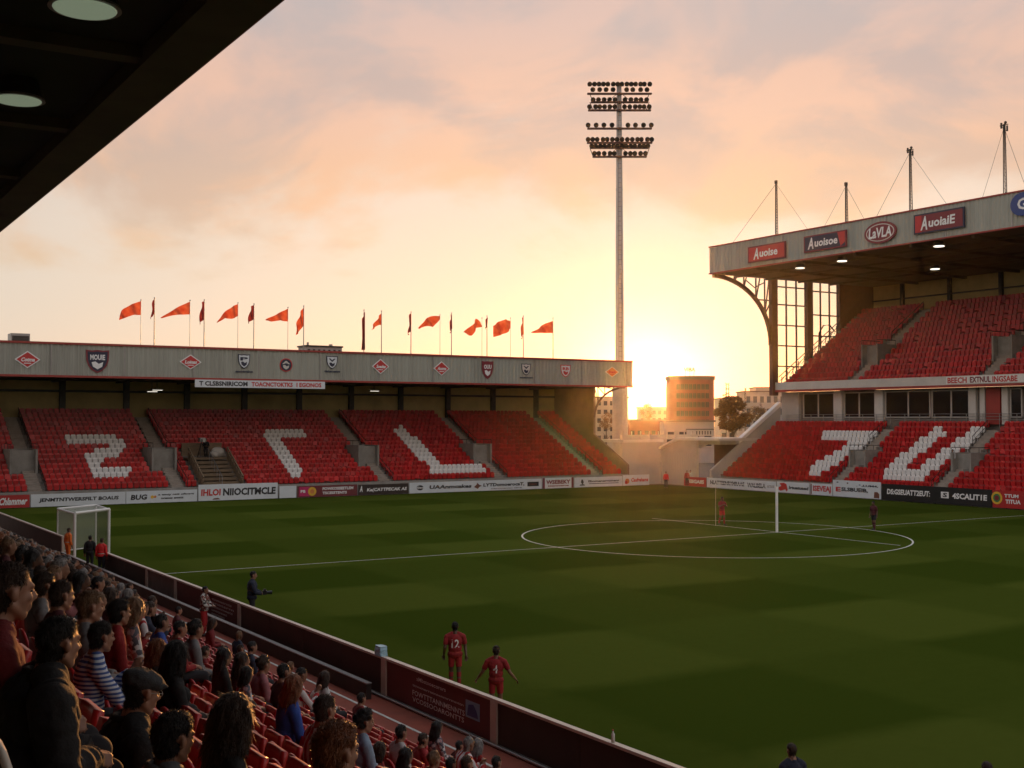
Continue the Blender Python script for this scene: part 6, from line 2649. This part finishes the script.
def merged(keys, places, name):
    """Many tiny distant figures as one mesh, each a decimated copy of a template."""
    mats, vs, fs, mi = [], [], [], []
    pal = [SKIN[0], SKIN[1]] + list(HAIR.values()) + [TOP[c] for c in ('red', 'dark red', 'maroon', 'black', 'navy', 'white', 'pink')] + [TR['dark']]
    idx = {m_.name: i for i, m_ in enumerate(pal)}
    cache = {}
    for key in keys:
        body, parts, fig = TPL[key]
        lst = []
        for nm, me in [('skin', body)] + parts:
            if nm == 'eyes':
                continue
            ob = bpy.data.objects.new('t', me)
            COL.objects.link(ob)
            dc = ob.modifiers.new('d', 'DECIMATE')
            dc.ratio = min(1.0, 90 / max(1, len(me.polygons)))
            dg = bpy.context.evaluated_depsgraph_get()
            m2 = bpy.data.meshes.new_from_object(ob.evaluated_get(dg))
            lst.append((nm, [v.co.copy() for v in m2.vertices], [tuple(p.vertices) for p in m2.polygons]))
            bpy.data.objects.remove(ob)
            bpy.data.meshes.remove(m2)
        cache[key] = lst
    mb = MB()
    for (x, y, z) in places:
        key = rnd.choice(keys)
        mt = Matrix.Translation((x, y, z)) @ Matrix.Rotation(rnd.uniform(-.3, .3), 4, 'Z') @ Matrix.Scale(rnd.uniform(.92, 1.05), 4)
        cm = {'skin': idx[SKIN[rnd.choice([0, 0, 1])].name], 'hair': idx[rnd.choice(list(HAIR.values())).name], 'shirt': idx[TOP[rnd.choice(['red', 'dark red', 'maroon', 'black', 'navy', 'white', 'pink'])].name], 'trousers': idx[TR['dark'].name]}
        for nm, v_, f_ in cache[key]:
            mb.add([mt @ p for p in v_], f_, cm.get(nm, 0))
    ob = mb.build(name, pal, None, smooth=True)
    return ob


places = []
for k in range(NK):
    for Y in np.arange(47.5, 84, .52):
        if rnd.random() < .62:
            places.append((NX0 + NRUN * k, float(Y), nfloor(k)))
ob = merged(['far_rest', 'far_lean', 'far_crop', 'far_bob'], places, 'distant_crowd')
tag(ob, 'mass of tiny spectators at the far end of the near stand', 'crowd', kind='stuff')

# seats
cand = []
for k in range(NK):
    for Y in np.arange(1.4, 84, .5):
        p = (NX0 - .3 + NRUN * k, float(Y), nfloor(k) + .85)
        q = proj(p)
        if q[2] < 1.2 or not (-25 < q[0] < 540 and q[1] < 800):
            continue
        cand.append((q[2], k, float(Y)))
cand.sort()


def has_person(k, Y):
    return any(abs(y - Y) < .26 for y in seated.get(k, []))


far_seats = MB()
for i, (d_, k, Y) in enumerate(cand):
    if i < 297:
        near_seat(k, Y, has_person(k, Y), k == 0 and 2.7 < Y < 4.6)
    else:
        seat_low(far_seats, Matrix.Translation((NX0 + NRUN * k, Y, nfloor(k))))
tag(far_seats.build('terrace_seats', M['seat_red_near']), 'rows of red seats further along the near stand', 'seats', kind='stuff')

# ------------------------------------------------------------------ barrier along the pitch
BX = 14.2


def by(px):
    return on_x(px, 600, BX).y


PB = thing('perimeter_barrier', 'long waist high maroon and black barrier with pale top rail between walkway and pitch', 'barrier', (BX, 30, 0))
pan = [(-60, 62, 'barrier_dark'), (104, 147, 'barrier_dark'), (147, 176, 'barrier_pale'), (176, 240, 'barrier_maroon'), (240, 385, 'barrier_dark2'), (385, 495, 'barrier_maroon'), (495, 1010, 'barrier_dark')]
M['barrier_dark2'] = mat('dark brown barrier sheet', (0.075, 0.028, 0.022), 0.6, 0.15, 1.3, dirt=0.25)
for a, b, m_ in pan:
    y1, y0 = min(by(a), 110), by(b)
    n_ = max(1, round((y1 - y0) / 3.2))
    mb = MB()
    for k in range(n_):
        ya, yb = y0 + (y1 - y0) * k / n_, y0 + (y1 - y0) * (k + 1) / n_
        mb.box((BX, ya + .012, .06), (BX + .05, yb - .012, .98))
    mb.build('panel', M[m_], PB)
for a, b in ((-60, 62), (104, 1010)):
    y1, y0 = min(by(a), 110), by(b)
    mb = MB()
    mb.box((BX - .04, y0, .985), (BX + .10, y1, 1.045))
    mb.build('top_rail', M['barrier_rail'], PB)
    mb = MB()
    mb.tube([(BX - .12, y0, .05), (BX - .12, y1, .05)], .035, 8)
    mb.box((BX - .03, y0, 0), (BX + .08, y1, .055))
    mb.build('base_rail', M['barrier_rail' if b < 200 else 'steel_grey'], PB)
for px in (104, 147, 176, 240, 385, 495, 62):
    y = by(px)
    mb = MB()
    mb.box((BX - .05, y - .13, 0.0), (BX + .08, y + .13, .984))
    mb.build('post', M['barrier_rail'], PB)
fc = Face((BX - .004, by(412), .12), (0, -1, 0), (0, 0, 1), (-1, 0, 0))
W = by(412) - by(465)
for s_, u0, u1, v0, v1 in (('aMbstooecorors', .10, .66, .64, .74), ('ttnnmerranteenmrrmnttn', .02, .98, .47, .52), ('FOWTTTANNMENNTS', .02, 1.0, .25, .38), ('VCOSSOOARONTTS', .02, .99, .09, .21)):
    letters(s_, fc, u0 * W, u1 * W, v0, v1, M['ink_white'], PB, .004, .01)
fc = Face((BX - .004, by(466), .38), (0, -1, 0), (0, 0, 1), (-1, 0, 0))
W = by(466) - by(480)
flat('emblem', fc, rect(0, W, 0, .40), .003, M['ink_lightblue'], PB, .004)
flat('emblem', fc, [(W * .1, .05), (W * .9, .05), (W * .8, .2), (W * .55, .34), (W * .2, .3)], .006, M['ink_blue'], PB, .003)
fc = Face((BX - .004, by(212), .2), (0, -1, 0), (0, 0, 1), (-1, 0, 0))
W = by(212) - by(234)
for r_ in range(5):
    letters(['ttnmeernts', 'nnetsrm', 'ottnnmeets', 'unttsees', 'nnarettm'][r_], fc, 0, W * [.9, 1, .95, .7, .6][r_], .58 - r_ * .13, .65 - r_ * .13, M['ink_white'], PB, .004, .01)
# low inner wall
mb = MB()
mb.box((13.66, 28.9, 0.0), (13.80, 66, .40))
ob = mb.build('low_wall', M['barrier_dark'], None, origin=(13.6, 40, 0))
mb2 = MB()
mb2.box((13.65, 28.88, .402), (13.81, 66, .43))
c = mb2.build('capping', M['steel_grey'], ob)
tag(ob, 'dark knee high inner wall on the walkway in front of the barrier', 'wall')

# ------------------------------------------------------------------ goals
gA, gB, gC, gD = (14.25, 65.5), (16.5, 67.6), (16.7, 71.4), (14.25, 69.7)
gl = thing('small_goal', 'white box framed goal with net behind the stewards at far left', 'goal', (15.4, 68.5, 0))
mb = MB()
for p in (gA, gB):
    mb.tube([(*p, 0), (*p, 2.44)], .075, 12)
mb.tube([(*gA, 2.44), (*gB, 2.44)], .075, 12)
mb.build('front_frame', M['white_paint'], gl)
mb = MB()
for p in (gC, gD):
    mb.tube([(*p, 0), (*p, 2.4)], .04, 8)
for p, q in ((gB, gC), (gC, gD), (gD, gA)):
    mb.tube([(*p, 2.42), (*q, 2.42)], .055, 8)
    mb.tube([(*p, .05), (*q, .05)], .035, 8)
mb.build('rear_frame', M['white_paint'], gl)
mb = MB()
for p, q in ((gB, gC), (gC, gD), (gD, gA)):
    mb.add([(*p, .05), (*q, .05), (*q, 2.4), (*p, 2.4)], [(0, 1, 2, 3)])
mb.add([(*gA, 2.41), (*gB, 2.41), (*gC, 2.41), (*gD, 2.41)], [(0, 1, 2, 3)])
mb.build('net', M['net'], gl)
g2 = thing('goal_frame', 'bare white goal post and crossbar standing across the centre circle', 'goal', (56.45, 60.5, 0))
mb = MB()
mb.tube([(56.45, 57.5, 0), (56.45, 57.5, 2.95)], .085, 12)
mb.tube([(56.45, 57.5, 2.95), (56.45, 63.4, 2.95)], .016, 12)
mb.tube([(56.45, 63.4, 2.95), (56.45, 63.4, 0)], .007, 12)
mb.build('frame', M['white_paint'], g2)

# ------------------------------------------------------------------ bag and bottle on the barrier
p = on_x(381, 650, BX + .03)
bg = MB()
n_ = 9
for i in range(n_):
    t = i / (n_ - 1)
    z = 1.047 + .25 * t
    sx, sy = .13 * (1 - .12 * t), .19 * (1 - .10 * t)
    for k in range(20):
        a = 2 * math.pi * k / 20
        ca, sa = math.cos(a), math.sin(a)
        q = Vector((math.copysign(abs(ca) ** .45, ca) * sx, math.copysign(abs(sa) ** .45, sa) * sy, 0))
        q += q.normalized() * noise.noise(Vector((ca * 2, sa * 2, t * 4))) * .022
        bg.v.append((p.x + q.x, p.y + q.y, z + (noise.noise(Vector((ca * 3, sa * 3, 9))) * .02 if i == n_ - 1 else 0)))
for i in range(n_ - 1):
    for k in range(20):
        bg.f.append((i * 20 + k, i * 20 + (k + 1) % 20, (i + 1) * 20 + (k + 1) % 20, (i + 1) * 20 + k))
bg.f += [tuple(range(20))[::-1], tuple(range((n_ - 1) * 20, n_ * 20))]
bg.m = [0] * len(bg.f)
me_o = bg.build('plastic_bag', M['bag_blue'], None, False, origin=(p.x, p.y, 1.046))
tag(me_o, 'pale blue plastic bag resting on the barrier rail', 'bag')
p = on_x(613, 737, BX + .03)
mb = MB()
mb.tube([(p.x, p.y, 1.046), (p.x, p.y, 1.2), (p.x, p.y, 1.24), (p.x, p.y, 1.27)], [.035, .035, .014, .014], 12, 0)
mb.tube([(p.x, p.y, 1.268), (p.x, p.y, 1.29)], .017, 10, 1)
tag(mb.build('bottle', [M['off_white'], M['ink_red']], None, True, origin=(p.x, p.y, 1.046)), 'tiny pale drinks bottle standing on the dark end of the barrier rail', 'bottle')

# ------------------------------------------------------------------ people on the pitch and walkway
AWAY = math.pi / 2 - YAW           # facing straight away from the camera


def stand(px, pyfoot, key, rz, label, height=None, z=0.0, **kw):
    p = ground(px, pyfoot, z)
    return spawn(key, (p.x, p.y, z), rz, (height or 1.78) / 1.80, label, **kw)


from mathutils.bvhtree import BVHTree


def number(person, s, key, w_=.20, h=.22):
    fig = TPL[key][2]
    me = [m_ for n_, m_ in TPL[key][1] if n_ == 'jersey'][0]
    bv = BVHTree.FromPolygons([v.co[:] for v in me.vertices], [tuple(p.vertices) for p in me.polygons])
    c0 = fig.S(.30)
    mb = MB()
    text(mb, s, (-.5, w_ / 2, c0.z - h / 2), (0, -1, 0), (0, 0, 1), w_, h, 0, .02)
    vs = []
    for p in mb.v:
        hit = bv.ray_cast(Vector((-.6, p[1], p[2])), Vector((1, 0, 0)))
        vs.append((hit[0].x - .006 if hit[0] else -.16, p[1], p[2]))
    mb.v = vs
    o = bpy.data.objects.new('shirt_number', mb.mesh('shirt_number', M['ink_white']))
    COL.objects.link(o)
    o.parent = person


a = stand(455, 690, 'player_walk', AWAY + .1, 'tall footballer in red kit with number 12 standing beyond the barrier', 1.86, skin=2, top='red', legs='red', hair='black', socks='red')
number(a, '12', 'player_walk')
b = stand(496, 718, 'player_out', AWAY - .1, 'footballer in red kit with number 4, hair bun and arms held out', 1.78, skin=1, top='red', legs='red', hair='brown', socks='red')
number(b, '4', 'player_out', .11, .20)
stand(722, 525, 'player_chest', -YAW - math.pi / 2 + .5, 'distant footballer in dark red with hands at his chest inside the centre circle', 2.0, skin=2, top='dark red', legs='red', hair='black', socks='red')
stand(874, 530, 'player_side', -YAW - math.pi / 2 - .9, 'distant footballer in dark maroon kit by the right of the centre circle', 1.95, skin=2, top='maroon', legs='dark', hair='black', socks='maroon')
pm = on_x(252, 574, 14.95)
m_h = spawn('man_hold', (14.95, pm.y, 0), -.35, (pm.z + .14) / 1.80, 'man in a dark navy jacket holding a camera beyond the barrier', None, 0, 'navy', 'dark', 'black')
cm = MB()
f_ = TPL['man_hold'][2]
q = f_.S(.16, 0, .40)
cm.box((q.x - .07, -.09, q.z - .06), (q.x + .05, .09, q.z + .07))
cm.tube([(q.x + .05, 0, q.z), (q.x + .22, 0, q.z)], [.05, .06], 12)
cm.box((q.x - .05, -.035, q.z + .07), (q.x + .03, .035, q.z + .11))
mw = Matrix.Translation(m_h.location) @ Matrix.Rotation(m_h.rotation_euler.z, 4, 'Z') @ Matrix.Scale(m_h.scale.x, 4)
cm.v = [tuple(mw @ Vector(v)) for v in cm.v]
co_ = mw @ Vector((q.x, 0, q.z))
tag(cm.build('handheld_camera', M['black_plastic'], None, origin=tuple(co_)), 'black camera with long lens held by the man in navy', 'camera')
pm = on_x(207, 585, 13.1)
spawn('man_hold', (13.0, pm.y, 0), -.6, max(.86, min(1.05, pm.z / 1.80)), 'man in a patterned brown top standing in the red walkway', None, 1, 'patterned brown', 'red', 'black')
for px, X, top, legs, hair, lab, rz in ((68, 13.75, 'orange', 'orange', 'brown', 'steward in full orange high visibility clothing left of the small goal', .4), (90, 13.75, 'black', 'dark', 'black', 'man in a long black coat between the stewards at the small goal', 1.2), (101.5, 13.9, 'bright red', 'dark', 'brown', 'steward in a bright red bib at the end of the barrier', .9)):
    y = on_x(px, 540, X).y
    o_ = spawn('man_stand', (X, y, 0), rz, 1.0, lab, None, 0, top, legs, hair)
    if top == 'bright red' or top == 'orange':
        me = [m_ for n_, m_ in TPL['man_stand'][1] if n_ == 'jacket'][0]
        fg = TPL['man_stand'][2]
        tp = fg.shell('reflective_band', fg.mask(torso=(0, 1)) & (np.abs(fg.co[:, 2] - fg.S(.12).z) < .03), .030, TAPE, 0, 10, False)
        c = bpy.data.objects.new('reflective_band', tp[1])
        COL.objects.link(c)
        c.parent = o_
t1 = at_fwd(793, 742, 20.9)
spawn('man_stand', (t1.x, t1.y, 0), AWAY + .3, (t1.z + .02) / 1.82, 'man in a dark navy top with red collar at the bottom edge of the pitch', None, 0, 'navy', 'dark', 'brown')
t1 = at_fwd(988, 759, 19.6)
spawn('man_stand', (t1.x, t1.y, 0), AWAY, (t1.z + .0) / 1.82, 'person of whom only dark hair shows at the bottom right edge', None, 0, 'black', 'dark', 'brown')
for px, pyf, X, top, lab in ((666, 488, 0, 'bright red', 'steward in a red coat before the corner building'), (687, 486.5, 0, 'red', 'second small red figure beside the short red board'), (690.5, 486, 0, 'white', 'pale topped figure beside the red steward at the corner')):
    p = ground(px, pyf)
    spawn('man_stand', (min(p.x, 88.2), p.y if p.x < 88.2 else on_x(px, pyf, 88.2).y, 0), AWAY + math.pi, 1.0, lab, None, 0, top, 'dark', 'brown')
# person in the vomitory of the side stand
p = on_x(953, 462, 91.0)
spawn('man_stand', (91.0, p.y, 3.0), math.pi, .95, 'person in white top and dark trousers at the side stand entry', None, 0, 'white', 'dark', 'black')

# ------------------------------------------------------------------ wooden camera steps in the end stand
M['wood'] = mat('weathered timber', (0.20, 0.14, 0.085), .85, .2, 6.0, stretch=(.3, 1, 1), dirt=.2)
st = thing('camera_platform', 'broad timber steps and railed camera platform set in the end stand seats', 'platform', (36.5, 109.5, 0))
X0, X1 = 34.6, 38.5
mb = MB()
for k in range(7):
    mb.box((X0 + .2, 108.0 + k * .62, 1.0 + k * .36), (X1 - .2, 108.0 + (k + 1) * .62 - .01, 1.25 + k * .36))
    mb.box((X0 + .2, 108.3 + k * .62, .9 + k * .36), (X1 - .2, 108.36 + k * .62, 1.0 + k * .36))
mb.build('steps', M['wood'], st)
mb = MB()
mb.box((X0, 112.3, 3.55), (X1, 114.4, 3.75))
mb.box((X0, 114.3, 3.75), (X1, 114.4, 5.1))
mb.build('deck', M['wood'], st)
for x in (X0 + .08, X1 - .08):
    mb = MB()
    for k in range(8):
        y, z = 108.0 + k * .62, 1.1 + k * .36
        mb.box((x - .06, y - .05, z - .2), (x + .06, y + .05, z + 1.0))
    mb.bar((x, 107.9, 2.1), (x, 112.4, 4.72), .12, .1)
    mb.bar((x, 107.9, 1.7), (x, 112.4, 4.3), .10, .08)
    mb.prism([(107.9, 1.0), (107.9, 1.65), (112.4, 4.25), (112.4, 3.6)], 'X', x - .03, x + .03)
    mb.build('side_rail', M['wood'], st)
mb = MB()
mb.tube([(36.5, 108.1, 1.1), (36.5, 108.1, 2.1), (36.5, 112.3, 4.6)], .04, 6)
for k in range(1, 6):
    mb.tube([(36.5, 108.1 + k * .75, 1.2 + k * .43), (36.5, 108.1 + k * .75, 2.1 + k * .44)], .03, 6)
mb.build('handrail', M['steel_grey'], st)
spawn('man_hold', (36.6, 113.2, 3.75), -math.pi / 2 - .2, 1.0, 'camera operator in dark clothes on the timber platform', None, 1, 'black', 'dark', 'black')
tv = thing('television_camera', 'covered television camera on a tripod in front of its operator', 'camera', (36.0, 112.8, 3.75))
mb = MB()
mb.box((35.75, 112.3, 5.2), (36.25, 113.0, 5.62))
mb.tube([(36.0, 112.3, 5.4), (36.0, 111.9, 5.4)], [.13, .17], 12)
mb.build('body', M['steel_grey'], tv)
mb = MB()
for a in (0, 2.1, 4.2):
    mb.tube([(36.0, 112.7, 5.2), (36.0 + .45 * math.cos(a), 112.8 + .45 * math.sin(a), 3.76)], .035, 6)
mb.build('tripod', M['steel_dark'], tv)
mb = MB()
mb.ell((37.6, 112.7, 4.2), (.7, .4, .5), nu=14, nv=9)
mb.ell((37.2, 112.5, 4.05), (.5, .35, .35), nu=14, nv=9)
mb.ell((38.0, 112.8, 4.05), (.35, .35, .32), nu=12, nv=8)
o_ = mb.build('equipment_cover', M['wall_pale'], None, True, origin=(37.6, 112.7, 3.75))
for v in o_.data.vertices:
    v.co += v.normal * noise.noise(v.co * 3) * .12
    v.co.z = max(0, v.co.z)
tag(o_, 'crumpled pale cover over equipment on the timber platform', 'cover')
# ------------------------------------------------------------------ air
HAZE = 1
if HAZE:
    mb = MB()
    mb.box((-510, -510, -1.1), (1010, 1010, 51.5))
    m = bpy.data.materials.new('hazy evening air')
    m.use_nodes = True
    nt = m.node_tree
    for n in list(nt.nodes):
        if n.type == 'BSDF_PRINCIPLED':
            nt.nodes.remove(n)
    v = nt.nodes.new('ShaderNodeVolumePrincipled')
    v.inputs['Color'].default_value = (0.97, 0.88, 0.78, 1)
    v.inputs['Density'].default_value = 0.00005
    v.inputs['Anisotropy'].default_value = 0.93
    nt.links.new(v.outputs[0], nt.nodes['Material Output'].inputs['Volume'])
    hz = mb.build('haze', m)
    tag(hz, kind='stuff')

# ------------------------------------------------------------------ render settings
SC.render.engine = 'CYCLES'
cy = SC.cycles
cy.use_denoising = True
try:
    cy.denoiser = 'OPENIMAGEDENOISE'
except Exception:
    pass
cy.use_adaptive_sampling = True
cy.adaptive_threshold = 0.02
cy.max_bounces = 6
cy.diffuse_bounces = 3
cy.glossy_bounces = 2
cy.transmission_bounces = 4
cy.transparent_max_bounces = 12
cy.volume_bounces = 0
cy.sample_clamp_indirect = 4
cy.caustics_reflective = False
cy.caustics_refractive = False
vs = SC.view_settings
vs.view_transform = 'Standard'
vs.look = 'None'
vs.exposure = 0.0
vs.gamma = 1.0
vs.use_curve_mapping = False
